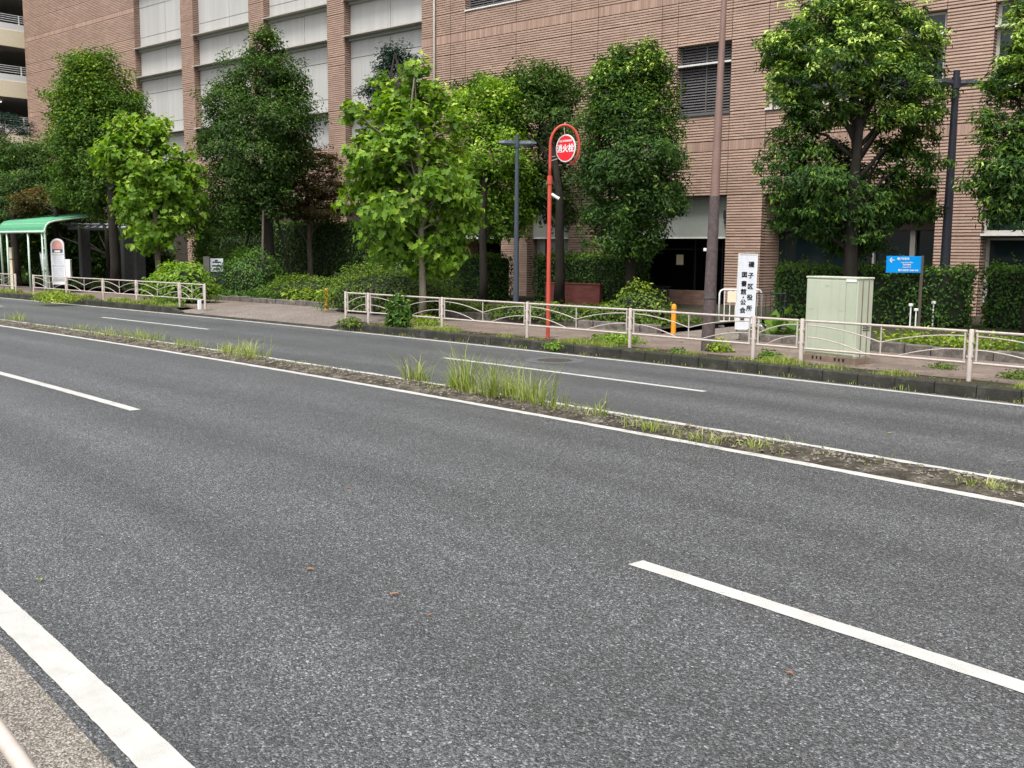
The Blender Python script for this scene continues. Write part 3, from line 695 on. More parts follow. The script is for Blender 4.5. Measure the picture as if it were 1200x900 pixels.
# --- street plane trees near the fence
tree('plane_tree', 'big bright plane tree with lobed leaves behind the fence, left of the lamp post', 'tree', gbase(495, 377, .18), (3.0, 0.10, -0.01, 0.0),
     [(480, 255, 0, 42, 34), (440, 215, .5, 30, 26), (455, 255, -.6, 34, 26), (520, 225, -.4, 36, 30), (538, 255, .2, 26, 22), (485, 200, .2, 42, 30), (440, 165, .4, 28, 20), (415, 132, .2, 16, 12), (430, 190, -.3, 28, 18), (420, 235, .2, 20, 18),
      (470, 160, -.5, 30, 24), (515, 180, .4, 30, 24), (500, 140, .2, 30, 22), (462, 125, 0, 26, 18), (485, 105, .1, 24, 20), (508, 112, .3, 18, 16), (485, 78, 0, 12, 16), (452, 95, .2, 12, 10), (545, 220, .3, 16, 18), (455, 292, -.2, 28, 14), (500, 288, .1, 34, 16), (530, 285, 0, 20, 14), (520, 312, 0, 22, 9), (535, 150, .2, 12, 12), (485, 318, 0, 16, 8)],
     M['leaf_bright'], M['bark_plane'], 0.27, 7.0, K=9, crad=0.30, wid=0.46, kind='lobed', tip=.34, tiptop=.35, droop=.9, fork=.7, upb=.3, shell=(.25, 1.0))
tree('plane_tree', 'small bright plane tree standing behind the fence just right of the bus stop sign', 'tree', gbase(187, 350, .18), (2.6, 0.12, -0.01, 0.0),
     [(150, 175, 0, 34, 34), (185, 215, 0, 46, 40), (160, 245, .4, 26, 26), (215, 205, .3, 24, 26), (210, 250, 0, 22, 26), (175, 155, 0, 24, 20), (180, 275, -.3, 26, 18), (130, 185, .4, 18, 22), (148, 146, 0, 18, 14)],
     M['leaf_bright'], M['bark_grey'], 0.29, 6.5, K=11, crad=0.36, wid=0.46, kind='lobed', tip=.4, tiptop=.4, droop=.9, fork=.7, upb=.3, shell=(.25, 1.0))
# --- garden trees, left to right
tree('broadleaf_tree', 'tall mid-green broadleaf tree against the blind tile wall at the left', 'tree', gbase(136, 341), (4.5, 0.20, 0, 0),
     [(108, 92, 1, 34, 30), (112, 125, 1, 44, 34), (105, 160, .5, 40, 34), (120, 205, .6, 40, 34), (90, 130, 1, 30, 28), (130, 135, 1, 34, 32), (80, 165, 1.4, 22, 26), (110, 180, 1, 40, 34), (140, 190, 1.5, 26, 26), (95, 215, 1.4, 34, 28), (130, 230, 1.4, 34, 26), (105, 75, 1, 20, 16), (155, 125, 1.6, 14, 20)],
     M['leaf_mid'], M['bark_dark'], 0.22, 8.0, K=32, crad=0.50, tip=.4, tiptop=.5)
tree('evergreen_tree', 'dark spreading evergreen at the left edge above the bus shelter roof', 'tree', gbase(20, 334), (3.5, 0.18, 0, 0),
     [(20, 185, 1.5, 34, 22), (48, 205, 1.5, 34, 24), (10, 220, 1, 36, 26), (60, 240, 2, 34, 20), (25, 255, 1, 40, 22), (85, 250, 2.5, 30, 20), (-15, 200, 1.5, 34, 34), (52, 175, 1.5, 20, 12), (8, 280, 1.5, 34, 20), (60, 275, 2.5, 30, 16), (35, 225, 0.7, 40, 26), (75, 215, 2, 26, 16)],
     M['leaf_dark'], M['bark_dark'], 0.20, 6.5, K=30, crad=0.50, tip=.2, flat=.45)
tree('pine_tree', 'small cloud-pruned pine in front of the car park', 'tree', gbase(12, 326), (7.3, 0.13, 0, 0),
     [(8, 140, 3, 15, 9), (26, 152, 3, 14, 8), (-6, 155, 3, 14, 8), (2, 172, 3, 16, 8)],
     M['leaf_pine'], M['bark_dark'], 0.20, 9, K=34, crad=0.36, wid=.2, flat=.5, upb=.9)
tree('maple_tree', 'low bronze-leaved maple spreading just over the bus shelter', 'tree', gbase(70, 338), (3.2, 0.10, 0, 0),
     [(45, 234, 1, 28, 10), (75, 240, 1, 28, 10), (58, 225, 1.2, 20, 7), (100, 246, 1.4, 16, 7), (30, 245, 1, 18, 8)],
     M['leaf_maple'], M['bark_dark'], 0.15, 10, K=30, crad=0.32, wid=.6, kind='diamond', flat=.35, tip=.3, tiptop=.3)
tree('broadleaf_tree', 'dark leafy understorey tree behind the bus stop sign and pergola', 'tree', gbase(128, 335), (2.6, 0.10, 0, 0),
     [(70, 290, 3, 34, 22), (110, 285, 4, 34, 24), (30, 295, 3, 34, 22), (145, 275, 4, 30, 22), (125, 305, 4, 30, 18), (85, 262, 4, 28, 14), (0, 290, 3, 30, 30), (175, 290, 5, 24, 20), (228, 250, 3, 26, 20), (90, 310, 4, 36, 14)],
     M['leaf_dark'], M['bark_dark'], 0.26, 5.5, K=30, crad=0.6, tip=.15)
tree('evergreen_tree', 'largest dark dense evergreen tree with a narrow top, propped by slanting stakes', 'tree', gbase(316, 344), (4.6, 0.22, 0, 0),
     [(313, 62, 0, 22, 24), (300, 95, 0, 44, 30), (335, 100, .5, 28, 30), (270, 125, 0, 32, 30), (310, 140, -.8, 52, 34), (345, 135, .5, 24, 28), (262, 170, .3, 30, 32), (300, 185, -1, 44, 32), (340, 180, .3, 28, 26), (265, 215, .3, 32, 26), (305, 225, -.5, 40, 28), (285, 255, 0, 32, 18), (316, 42, 0, 11, 12), (258, 250, .5, 24, 16)],
     M['leaf_dark'], M['bark_dark'], 0.20, 7.0, K=32, crad=0.44, tip=.85, tiptop=.80)
tree('maple_tree', 'reddish-brown maple with forked pale trunk beside the big dark evergreen', 'tree', gbase(364, 341), (2.7, 0.13, 0, 0),
     [(345, 185, 0, 34, 20), (325, 205, -.4, 26, 16), (375, 195, 0, 26, 18), (350, 225, -.5, 44, 16), (385, 222, 0, 24, 14), (330, 245, -.4, 30, 12), (370, 248, -.4, 36, 12), (345, 168, 0, 18, 12), (398, 245, .3, 16, 9)],
     M['leaf_maple'], M['bark_grey'], 0.14, 9, K=30, crad=0.30, wid=.6, kind='diamond', flat=.35, tip=.15, tiptop=.4, fork=.6)
tree('conifer', 'dark blue-green conifer top rising behind the big plane tree', 'tree', gbase(470, 352), (6.5, 0.16, 0, 0),
     [(463, 64, 4, 16, 13), (480, 76, 4, 14, 12), (453, 84, 4, 14, 12), (440, 100, 4, 12, 10), (450, 120, 4, 22, 24), (480, 130, 4, 26, 30), (455, 180, 4, 26, 30)],
     M['leaf_pine'], M['bark_dark'], 0.22, 9, K=34, crad=0.40, wid=.3, upb=.9)
tree('broadleaf_tree', 'fresh light-green small-leaved tree between the plane tree and the dark lamp post', 'tree', gbase(566, 356.5), (3.3, 0.14, 0, 0),
     [(575, 112, 0.9, 28, 18), (555, 140, 0.9, 34, 28), (595, 145, 1.2, 24, 26), (575, 180, 0.4, 46, 30), (605, 200, 0.9, 22, 26), (560, 220, 0.9, 38, 28), (600, 240, 1.2, 30, 24), (545, 255, 1.2, 24, 20), (585, 262, 0.9, 30, 14), (540, 120, 1.3, 20, 14)],
     M['leaf_bright'], M['bark_dark'], 0.21, 8.0, K=30, crad=0.40, tip=.35, tiptop=.4, wid=.5)
tree('evergreen_tree', 'rounded dark-green evergreen behind the red hydrant sign post', 'tree', gbase(655, 356.5), (3.6, 0.17, 0.0, 0),
     [(635, 100, 1.5, 40, 26), (655, 115, 1.5, 28, 30), (600, 105, 2, 34, 16), (560, 100, 2.5, 26, 9), (630, 140, 1, 40, 26), (655, 165, 1, 24, 24), (625, 190, 1.5, 32, 26), (650, 220, 1.3, 34, 26), (625, 240, 1.8, 28, 18), (665, 250, 1.8, 24, 14)],
     M['leaf_dark'], M['bark_dark'], 0.21, 7.0, K=32, crad=0.42, tip=.12, wid=.4)
tree('evergreen_tree', 'dense dark tree with pale yellow shoots on top, left of the tall brown pole', 'tree', gbase(738, 362), (3.0, 0.18, 0, 0),
     [(740, 88, 0, 36, 24), (710, 85, .4, 18, 16), (775, 85, .4, 18, 16), (740, 285, 0, 44, 14), (722, 110, 0, 34, 26), (765, 112, .4, 28, 28), (735, 140, -.5, 46, 30), (778, 150, .3, 24, 28), (705, 150, .3, 26, 28), (745, 185, -.8, 52, 34), (783, 200, .3, 22, 26), (715, 205, 0, 36, 28), (755, 235, -.5, 46, 26), (715, 250, 0, 34, 18), (785, 230, .3, 18, 20), (750, 264, 0, 36, 14), (728, 66, 0, 10, 14), (755, 62, 0, 12, 18), (735, 70, .1, 8, 22), (700, 95, .3, 8, 22), (770, 72, .2, 9, 18), (697, 190, .3, 18, 30)],
     M['leaf_tip'], M['bark_dark'], 0.20, 7.5, K=32, crad=0.36, tip=.85, tiptop=.6, wid=.4)
tree('evergreen_tree', 'large layered tree with yellow-green new leaves between the white sign and the right lamp post', 'tree', gbase(993, 384), (3.4, 0.17, 0, 0),
     [(985, 30, 0, 56, 34), (1040, 30, 0, 46, 34), (935, 55, 0, 40, 34), (1075, 55, .3, 30, 34), (990, 75, -.6, 60, 34), (1045, 95, -.4, 50, 28), (935, 100, 0, 38, 26), (965, 128, 0, 50, 18), (1080, 118, .3, 26, 24), (1050, 138, -.3, 46, 12), (930, 185, .2, 34, 22), (925, 215, 0, 30, 22), (965, 215, -.6, 38, 22),
      (1005, 238, 0, 40, 18), (1065, 190, .2, 34, 18), (1060, 215, .2, 34, 14), (1030, 250, .6, 44, 14), (950, 245, 0, 40, 16), (1080, 245, .8, 22, 12), (1000, 205, .5, 24, 14), (1000, 4, 0, 50, 20), (935, 150, .2, 28, 16), (1075, 158, .3, 24, 12), (990, 262, .2, 50, 18), (930, 265, .4, 26, 12), (1000, 285, .6, 36, 12), (1040, 170, .3, 20, 10), (915, 60, .2, 22, 24), (1095, 90, .4, 16, 26), (960, 175, .4, 26, 12), (985, 185, .5, 20, 20)],
     M['leaf_tip'], M['bark_dark'], 0.19, 9.0, K=32, crad=0.27, tip=1.0, tiptop=.40, wid=.38, droop=.8, flat=.55, fork=.4)
tree('evergreen_tree', 'tree with drooping narrow leaves cut off by the right edge of the view', 'tree', gbase(1205, 395), (3.0, 0.15, 0, 0),
     [(1195, 75, 0, 26, 32), (1225, 50, 0, 40, 40), (1185, 155, 0, 34, 26), (1165, 195, 0, 28, 26), (1200, 205, -.4, 36, 32), (1185, 245, 0, 32, 16), (1235, 150, 0, 40, 60), (1155, 135, .2, 10, 14), (1230, 230, 0, 30, 30), (1185, 100, .2, 30, 20), (1210, 180, 0, 36, 30), (1195, 15, .2, 14, 14), (1150, 215, .2, 20, 14)],
     M['leaf_tip'], M['bark_dark'], 0.20, 9.5, K=32, crad=0.26, tip=.55, tiptop=.3, wid=.34, droop=.9, flat=.55)
tree('shrub_tree', 'small camellia-like shrub beside the little white notice', 'shrub', gbase(243, 345), (1.0, 0.05, 0, 0),
     [(240, 290, .5, 13, 16), (246, 275, .5, 12, 10), (235, 305, .5, 10, 10), (250, 300, .5, 10, 12)],
     M['leaf_mid'], M['bark_dark'], 0.16, 9, K=22, crad=.3)

def leafbox(name, label, cat, A, B, thick, h, mat, L=0.11, dens=230, z0=0.30, rough=0.07, tip=.25, shoots=0, wid=.5, corem=None):
    """clipped hedge from A to B (its front line), going back by thick"""
    A = np.array(A[:2]); B = np.array(B[:2]); d = B-A; ln = np.linalg.norm(d); ang = math.atan2(d[1], d[0])
    root = empty(name, (A[0], A[1], z0), ang); tag(root, label, cat)
    faces = [('f', ln*h), ('b', ln*h*.3), ('t', ln*thick), ('l', thick*h), ('r', thick*h)]; P = []; N = []
    ph_ = rng.uniform(0, 6.28, 6)
    for k, ar in faces:
        n = int(ar*dens); a = rng.random(n); b = rng.random(n)
        if k == 'f': p = np.stack([a*ln, np.zeros(n), b*h], 1); nn = np.tile([0, -1, .25], (n, 1))
        elif k == 'b': p = np.stack([a*ln, np.full(n, thick), b*h], 1); nn = np.tile([0, 1, .25], (n, 1))
        elif k == 't': p = np.stack([a*ln, b*thick, np.full(n, h)], 1); nn = np.tile([0, 0, 1.], (n, 1))
        elif k == 'l': p = np.stack([np.zeros(n), a*thick, b*h], 1); nn = np.tile([-1, 0, .25], (n, 1))
        else: p = np.stack([np.full(n, ln), a*thick, b*h], 1); nn = np.tile([1, 0, .25], (n, 1))
        w_ = np.sin(p[:, 0]*3.1+ph_[0]+p[:, 2]*2)+np.sin(p[:, 0]*7.3+ph_[1]-p[:, 2]*5)*.7+np.sin(p[:, 2]*9+ph_[2]+p[:, 1]*6)*.6
        p = p+unit(nn.astype(float))*(w_.reshape(-1, 1)*rough*.6+rng.normal(size=(n, 1))*rough*.8-.03); P.append(p); N.append(nn)
    P = np.vstack(P); N = np.vstack(N)+rng.normal(size=P.shape)*.65; P[:, 2] = np.maximum(P[:, 2], 0.02)
    clump = np.sin(P[:, 0]*5.3+ph_[3])*np.sin(P[:, 2]*6.1+ph_[4]+P[:, 1]*4)
    tint = .30+clump*.13+rng.normal(size=len(P))*.14+tip*np.clip((P[:, 2]/h-.82)*5, 0, 1)
    if shoots:
        m = shoots; sx = rng.random(m)*ln; sy = rng.random(m)*thick; hh = rng.uniform(.12, .42, m); k = 9
        sp_ = np.stack([np.repeat(sx, k), np.repeat(sy, k), h+np.tile(np.linspace(0, 1, k), m)*np.repeat(hh, k)], 1)+rng.normal(size=(m*k, 3))*.03
        P = np.vstack([P, sp_]); N = np.vstack([N, rng.normal(size=sp_.shape)+[0, 0, .4]]); tint = np.concatenate([tint, .55+rng.normal(size=m*k)*.16])
    leaves('foliage', P, N, L*rng.uniform(.7, 1.25, len(P)), tint, mat, root, wid)
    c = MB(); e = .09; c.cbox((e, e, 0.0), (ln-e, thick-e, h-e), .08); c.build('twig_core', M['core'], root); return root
def hpts(u0_, u1_, w): return fp(u0_, w), fp(u1_, w)
# hedges placed along the facade direction
leafbox('hedge', 'tall dark clipped hedge behind the maple and the big evergreen', 'hedge', *hpts(-29.5, -13.2, 2.6), 1.2, 3.0, M['leaf_dark'], .14, 170, tip=.18)
leafbox('hedge', 'dark clipped hedge between the plane tree trunk and the dark lamp post', 'hedge', *hpts(-10.6, -7.35, 4.6), 1.5, 1.62, M['leaf_hedge'], .10, 330)
leafbox('hedge', 'clipped hedge with loose tall shoots behind the dark red low wall', 'hedge', *hpts(-6.6, -2.35, 2.9), 1.3, 1.66, M['leaf_hedge'], .10, 330, shoots=46, tip=.3)
leafbox('hedge', 'thick clipped hedge behind the pale green cabinet and blue sign', 'hedge', fp(5.3, 7.3), fp(9.6, 5.35), 1.2, 1.46, M['leaf_hedge'], .10, 360, shoots=14)
leafbox('hedge', 'taller clipped hedge running out of view right of the right lamp post', 'hedge', *hpts(9.65, 13.6, 4.8), 1.2, 1.50, M['leaf_hedge'], .10, 360, shoots=10)
leafbox('hedge', 'dark hedge strip under the pergola behind the bus stop', 'hedge', *hpts(-52, -32, 3.4), 1.2, 1.5, M['leaf_dark'], .20, 75)

def mound(name, label, cat, px, py, rx, ry, h, mat, L=.10, dens=300, z0=.30, tip=.2, wid=.5, kind='diamond', lab=True, up_=.4):
    b = gp(px, py, z0); root = empty(name, (b[0], b[1], z0), FROT)
    if lab: tag(root, label, cat)
    n = int((rx*ry*3.14+(rx+ry)*h*2.5)*dens); dirs = unit(rng.normal(size=(n, 3))); dirs[:, 2] = np.abs(dirs[:, 2])
    ph_ = rng.uniform(0, 6, 4); wob = 1+.09*np.sin(dirs[:, 0]*5+ph_[0])+.09*np.sin(dirs[:, 1]*6+ph_[1]+dirs[:, 2]*4)+rng.normal(size=n)*.06
    P = dirs*wob.reshape(-1, 1)*np.array([rx, ry, h]); N = dirs*np.array([1/rx, 1/ry, 1/h]); N = unit(N)+rng.normal(size=P.shape)*.5; N[:, 2] += up_
    cl = np.sin(P[:, 0]*6+ph_[2])*np.sin(P[:, 1]*6+ph_[3])
    leaves('foliage', P, N, L*rng.uniform(.7, 1.3, n), .38+cl*.12+rng.normal(size=n)*.15+tip*(dirs[:, 2]-.4), mat, root, wid, kind)
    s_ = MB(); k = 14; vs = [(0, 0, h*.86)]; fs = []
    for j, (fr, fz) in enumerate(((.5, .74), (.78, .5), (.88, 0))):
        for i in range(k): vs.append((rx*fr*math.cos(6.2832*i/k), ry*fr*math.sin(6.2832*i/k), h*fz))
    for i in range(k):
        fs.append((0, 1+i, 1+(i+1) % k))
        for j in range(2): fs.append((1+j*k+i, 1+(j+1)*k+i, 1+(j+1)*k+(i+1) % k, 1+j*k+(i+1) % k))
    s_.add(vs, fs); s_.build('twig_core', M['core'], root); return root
mound('azalea_bush', 'wide azalea mound before the tall hedge, left of the big plane tree', 'bush', 455, 362, 2.6, 1.3, 1.25, M['leaf_azalea'])
mound('azalea_bush', 'low azalea mound under the forked maple trunk', 'bush', 372, 351, 3.0, 1.2, .80, M['leaf_azalea'])
mound('azalea_bush', 'azalea mound behind the black railing near the left orange bollard', 'bush', 420, 354, 1.8, 1.0, .95, M['leaf_azalea'])
mound('round_bush', 'round green bush right of the small white notice', 'bush', 276, 342, 1.3, 1.0, 1.7, M['leaf_mid'])
mound('round_bush', 'dark round bush left of the big evergreen trunk', 'bush', 292, 346, 1.4, 1.1, 1.7, M['leaf_hedge'])
mound('round_bush', 'dark bush filling behind the azaleas at the tall hedge foot', 'bush', 470, 352, 1.8, 1.2, 2.0, M['leaf_hedge'])
mound('leafy_shrub', 'light-green big-leaved shrub behind the fence next to the small plane tree', 'shrub', 213, 350, 1.5, 1.0, 1.25, M['leaf_bright'], .17, 150)
mound('weedy_shrub', 'yellow-green reddish twiggy shrub right of the dark red low wall', 'shrub', 750, 379, .85, .6, .95, M['leaf_azalea'], .10, 300, tip=.5)
mound('azalea_bush', 'low spreading azalea in front of the dark red low wall', 'bush', 725, 378, 1.5, .6, .5, M['leaf_azalea'], tip=.3)
mound('azalea_bush', 'low azalea in the bed behind the red pole', 'bush', 640, 374, 1.9, .5, .42, M['leaf_azalea'], tip=.35)
# ground cover = stuff
def cover_strip(name, Xa, Xb, n0, n1, z, mat, L, dens, h=.12, wid=.5, kind='diamond', hfac=None):
    n = int((Xb-Xa)*(n1-n0)*dens); a = rng.uniform(Xa, Xb, n); b = rng.uniform(n0, n1, n)
    P = np.array([rd(x, y, z) for x, y in zip(a, b)]); bum = .5+.5*np.sin(a*2.3)*np.sin(b*4+1); P[:, 2] += rng.random(n)*h*(.4+bum)
    N = rng.normal(size=P.shape)*.5+[0, 0, .9]
    o_ = leaves(name, P, N, L*rng.uniform(.6, 1.3, n), .4+rng.normal(size=n)*.18, mat, None, wid, kind, .1); return tag(o_, kind='stuff')
tag(cover_strip('ground_cover', -36, -31, 19.15, 21.0, .32, M['leaf_hedge'], .13, 190, .26), 'low green ground cover along the stone edge by the notice', 'ground cover')
tag(cover_strip('ground_cover', -31.5, -26.2, 19.15, 20.0, .32, M['leaf_yellow'], .17, 170, .40), 'variegated yellow-green plants by the left orange bollard', 'ground cover')
tag(cover_strip('ground_cover', -27, -15.8, 19.2, 21.5, .30, M['leaf_azalea'], .12, 190, .22), 'low greenery in the bed between the tree and the path', 'ground cover')
tag(cover_strip('ground_cover', -10.7, -8.3, 19.2, 20.6, .32, M['leaf_yellow'], .10, 380, .26), 'low yellow-green ground cover right of the cabinet', 'ground cover')
tag(cover_strip('ground_cover', -8.1, -5.0, 19.2, 20.2, .32, M['leaf_mid'], .26, 60, .40, .8), 'big round-leaved plants behind the right end of the fence', 'ground cover')
tag(cover_strip('ground_cover', -13.4, -11.6, 19.2, 20.4, .32, M['leaf_mid'], .26, 75, .50, .8), 'big round-leaved plants between sign and cabinet', 'ground cover')
tag(cover_strip('ground_cover', -60, -36, 19.2, 24, .3, M['leaf_dark'], .2, 30, .3), 'dark ground cover behind the bus stop', 'ground cover')

# grass
def blades(name, P, hgt, mat, parent=None, lean=.35, w=.008, tint=None, out=False):
    n = len(P); az = rng.uniform(0, 6.283, n)
    if out: az = np.arctan2(P[:, 1], P[:, 0])+rng.normal(size=n)*.7
    d = np.stack([np.cos(az), np.sin(az), np.zeros(n)], 1); sd_ = np.stack([-np.sin(az), np.cos(az), np.zeros(n)], 1)
    h = hgt.reshape(-1, 1); le = (lean*rng.uniform(.2, 1.4, n)).reshape(-1, 1); vs = []
    for t, ww in ((0, 1.0), (.45, .8), (.8, .5)):
        c = P+np.array([0, 0, 1.])*h*t*(1-.25*le*t)+d*h*le*t*t; vs += [c-sd_*w*ww, c+sd_*w*ww]
    vs.append(P+np.array([0, 0, 1.])*h*(1-.3*le)+d*h*le*1.05)
    V = np.stack(vs, 1).reshape(-1, 3); i = np.arange(n)*7
    Fq = np.stack([np.stack([i, i+1, i+3], 1), np.stack([i, i+3, i+2], 1), np.stack([i+2, i+3, i+5], 1), np.stack([i+2, i+5, i+4], 1), np.stack([i+4, i+5, i+6], 1)], 1).reshape(-1, 3)
    tt = np.repeat(tint if tint is not None else .45+rng.normal(size=n)*.2, 5)
    return fastmesh(name, V, Fq, mat, np.clip(tt, 0, 1), parent)
def tuft(label, px, py, r, h, n, lean=.55, z=.05, name='grass_tuft', w=.0045, tb=.5, el=1.6):
    b = gp(px, py, z); P = rng.normal(size=(n, 3))*[r*.36*el, r*.4, 0]; ang = rdir(b[0])
    P = P@np.array([[math.cos(ang), math.sin(ang), 0], [-math.sin(ang), math.cos(ang), 0], [0, 0, 1]])
    n = int(n*.62); P = P[:n]*[1.25, 1, 1]; hh = 1.28*h*rng.beta(1.6, 2.2, n)*1.15+.03*np.exp(-(np.linalg.norm(P, axis=1)/(r*1.5))**2*.5)
    o_ = blades(name, P, hh, M['grass'], None, lean*1.5, w*1.35, tb+rng.normal(size=n)*.24, True); o_.location = tuple(b); return tag(o_, label, 'grass')
G = 'grass tufts on the median strip'
def med(label, *a, **k): o_ = tuft(label, *a, **k); o_['group'] = G
med('rounded grass tuft with tall stalks, alone left of the tall median clumps', 486, 446, .20, .46, 150, tb=.5)
med('thin wispy stalks just right of the rounded tuft on the median', 502, 448, .16, .38, 34, .5)
med('tall grass clump at the left end of the dense median patch', 533, 455, .12, .42, 110)
med('tallest arching grass clump on the median', 547, 458, .16, .68, 170, .45)
med('short pale grass between the tallest clump and the bushy clumps', 560, 461, .2, .30, 60, .5)
med('bushy upright grass clump in the middle of the dense median patch', 576, 464, .14, .55, 190, .4)
med('upright bright grass clump right of the bushy one', 594, 464, .13, .52, 120, .4, tb=.55)
med('pale thin reedy grass between the last two bright clumps', 606, 467, .18, .34, 80, .6, tb=.6)
med('dense arching grass clump leaning right at the end of the patch', 624, 473, .22, .60, 260, .5, tb=.48)
med('sparse short grass just beyond the leaning clump', 652, 478, .22, .28, 60, .4)
med('small low tuft at mid median, right of the patch', 702, 487, .15, .28, 60, .5)
med('small weed tuft on the median, near the end of the far dash', 762, 503, .22, .16, 110, .6)
med('flat yellow-green weed tuft on the right half of the median', 824, 516, .26, .13, 120, .7)
med('flat weed tuft near the right end of the median', 885, 525, .20, .12, 70, .7)
med('bright fluffy tuft with a dry stalk left of the far dash start', 291, 419, .30, .38, 230, .6, tb=.55)
med('low bright tuft left of the fluffy one', 270, 413, .28, .20, 160, .7, tb=.55)
med('spreading low tuft on the left half of the median', 221, 406, .42, .20, 200, .6)
med('low tuft opposite the first far dash', 167, 397, .5, .24, 240, .6)
med('low tuft left of the far dash start', 130, 393, .45, .2, 200, .6)
med('small tuft near the left end of the median', 96, 386, .35, .18, 120, .6)
med('upright small tuft on the far left of the median', 20, 375, .30, .28, 130, .5)
med('short weed at the far right end of the median', 1138, 568, .10, .12, 40, .7)
med('tiny weed on the right median', 1164, 573, .10, .16, 40, .7)
# scattered small weeds on verge, kerb and median (stuff)
def scatter(name, Xa, Xb, n0, n1, z, cnt, h, lab, patch=2.0, w=.005):
    a = rng.uniform(Xa, Xb, cnt*4); b = rng.uniform(n0, n1, cnt*4)
    f = .5+.5*np.sin(a*patch+1.3)*np.sin(a*patch*.37+.5)+.25*np.sin(a*patch*3.1); keep = rng.random(cnt*4) < np.clip(f, 0, 1)**2.2
    a, b, f = a[keep][:cnt], b[keep][:cnt], f[keep][:cnt]; P = np.array([rd(x, y, z) for x, y in zip(a, b)])
    o_ = blades(name, P, h*rng.uniform(.4, 1.2, len(a))*np.clip(f, .3, 1.2), M['grass'], None, .8, w); return tag(o_, lab, 'grass', kind='stuff')
scatter('verge_grass', dv1+.3, 12, 15.24, 15.8, .17, 12000, .14, 'patchy grass along the kerb under the right fence', 2.1, .0045)
scatter('verge_grass', -60, dv0-.3, 15.24, 16.0, .17, 9000, .22, 'patchy grass along the kerb under the left fence', 1.5, .012)
scatter('kerb_weeds', dv1, 10, 15.02, 15.12, .01, 700, .10, 'sparse weeds in the gutter joint at the right kerb', 5.0)
scatter('median_weeds', -60, 12, 9.05, 9.72, .06, 3200, .06, 'sparse short weeds along the median strip', 3.3)
# weeds on the verge and a bush poking through the fence
def weed(label, px, py, rx, h, mat, L, n, z=.18, name='weed_clump', cat='weed'):
    b = gp(px, py, z); P = unit(rng.normal(size=(n, 3)))*rng.uniform(.3, 1, (n, 1))*[rx, rx*.7, h]; P[:, 2] = np.abs(P[:, 2]); N = unit(P)+rng.normal(size=P.shape)*.6+[0, 0, .5]
    root = empty(name, b); tag(root, label, cat)
    leaves('foliage', P, N, L*rng.uniform(.6, 1.3, n), .45+rng.normal(size=n)*.18, mat, root, .42)
    s_ = MB()
    for i in range(7): q_ = P[rng.integers(n)]; s_.tube([(0, 0, -.02), q_*.5, q_], [.008, .006, .003], 4, False)
    s_.build('stem', M['bark_grey'], root)
weed('tall dark-green weed bush growing through the fence over the kerb', 467, 383, .42, .95, M['leaf_hedge'], .13, 1300)
weed('broad green and rusty weed patch at the foot of the middle fence post', 722, 402, .80, .24, M['leaf_bright'], .09, 900)
weed('leafy weed hanging over the kerb right of the orange bollard', 795, 421, .28, .26, M['leaf_mid'], .08, 420, .05)
weed('yellow-green grassy weed at the foot of the tall brown pole', 842, 412, .35, .30, M['leaf_yellow'], .09, 420)
weed('spiky weed on the kerb between two close fence posts', 902, 423, .3, .22, M['leaf_mid'], .10, 260)
weed('weed hanging on the kerb below the cabinet', 945, 439, .20, .20, M['leaf_mid'], .07, 220, .02)
weed('bright clover-like weed at the kerb below the red pole', 650, 407, .35, .14, M['leaf_bright'], .07, 260, .10)
weed('thin weed in the kerb joint at the far right', 1094, 455, .10, .20, M['leaf_mid'], .05, 90, .02)
weed('grassy weed clump on the verge left of the rightmost post', 1105, 432, .35, .12, M['leaf_azalea'], .06, 240)
weed('grassy weed clump on the verge at the right edge', 1192, 444, .35, .16, M['leaf_azalea'], .07, 300)
weed('green weed patch on the verge under the left fence, near the bus stop', 66, 352, 1.2, .40, M['leaf_yellow'], .13, 900)
weed('leafy weed patch on the verge near the end of the left fence', 194, 357, .9, .35, M['leaf_mid'], .12, 500)
weed('low weeds at the kerb end beside the first right fence post', 410, 380, .5, .22, M['leaf_azalea'], .09, 300)
weed('weeds at the base of the plane tree trunk', 497, 381, .8, .28, M['leaf_yellow'], .10, 450)

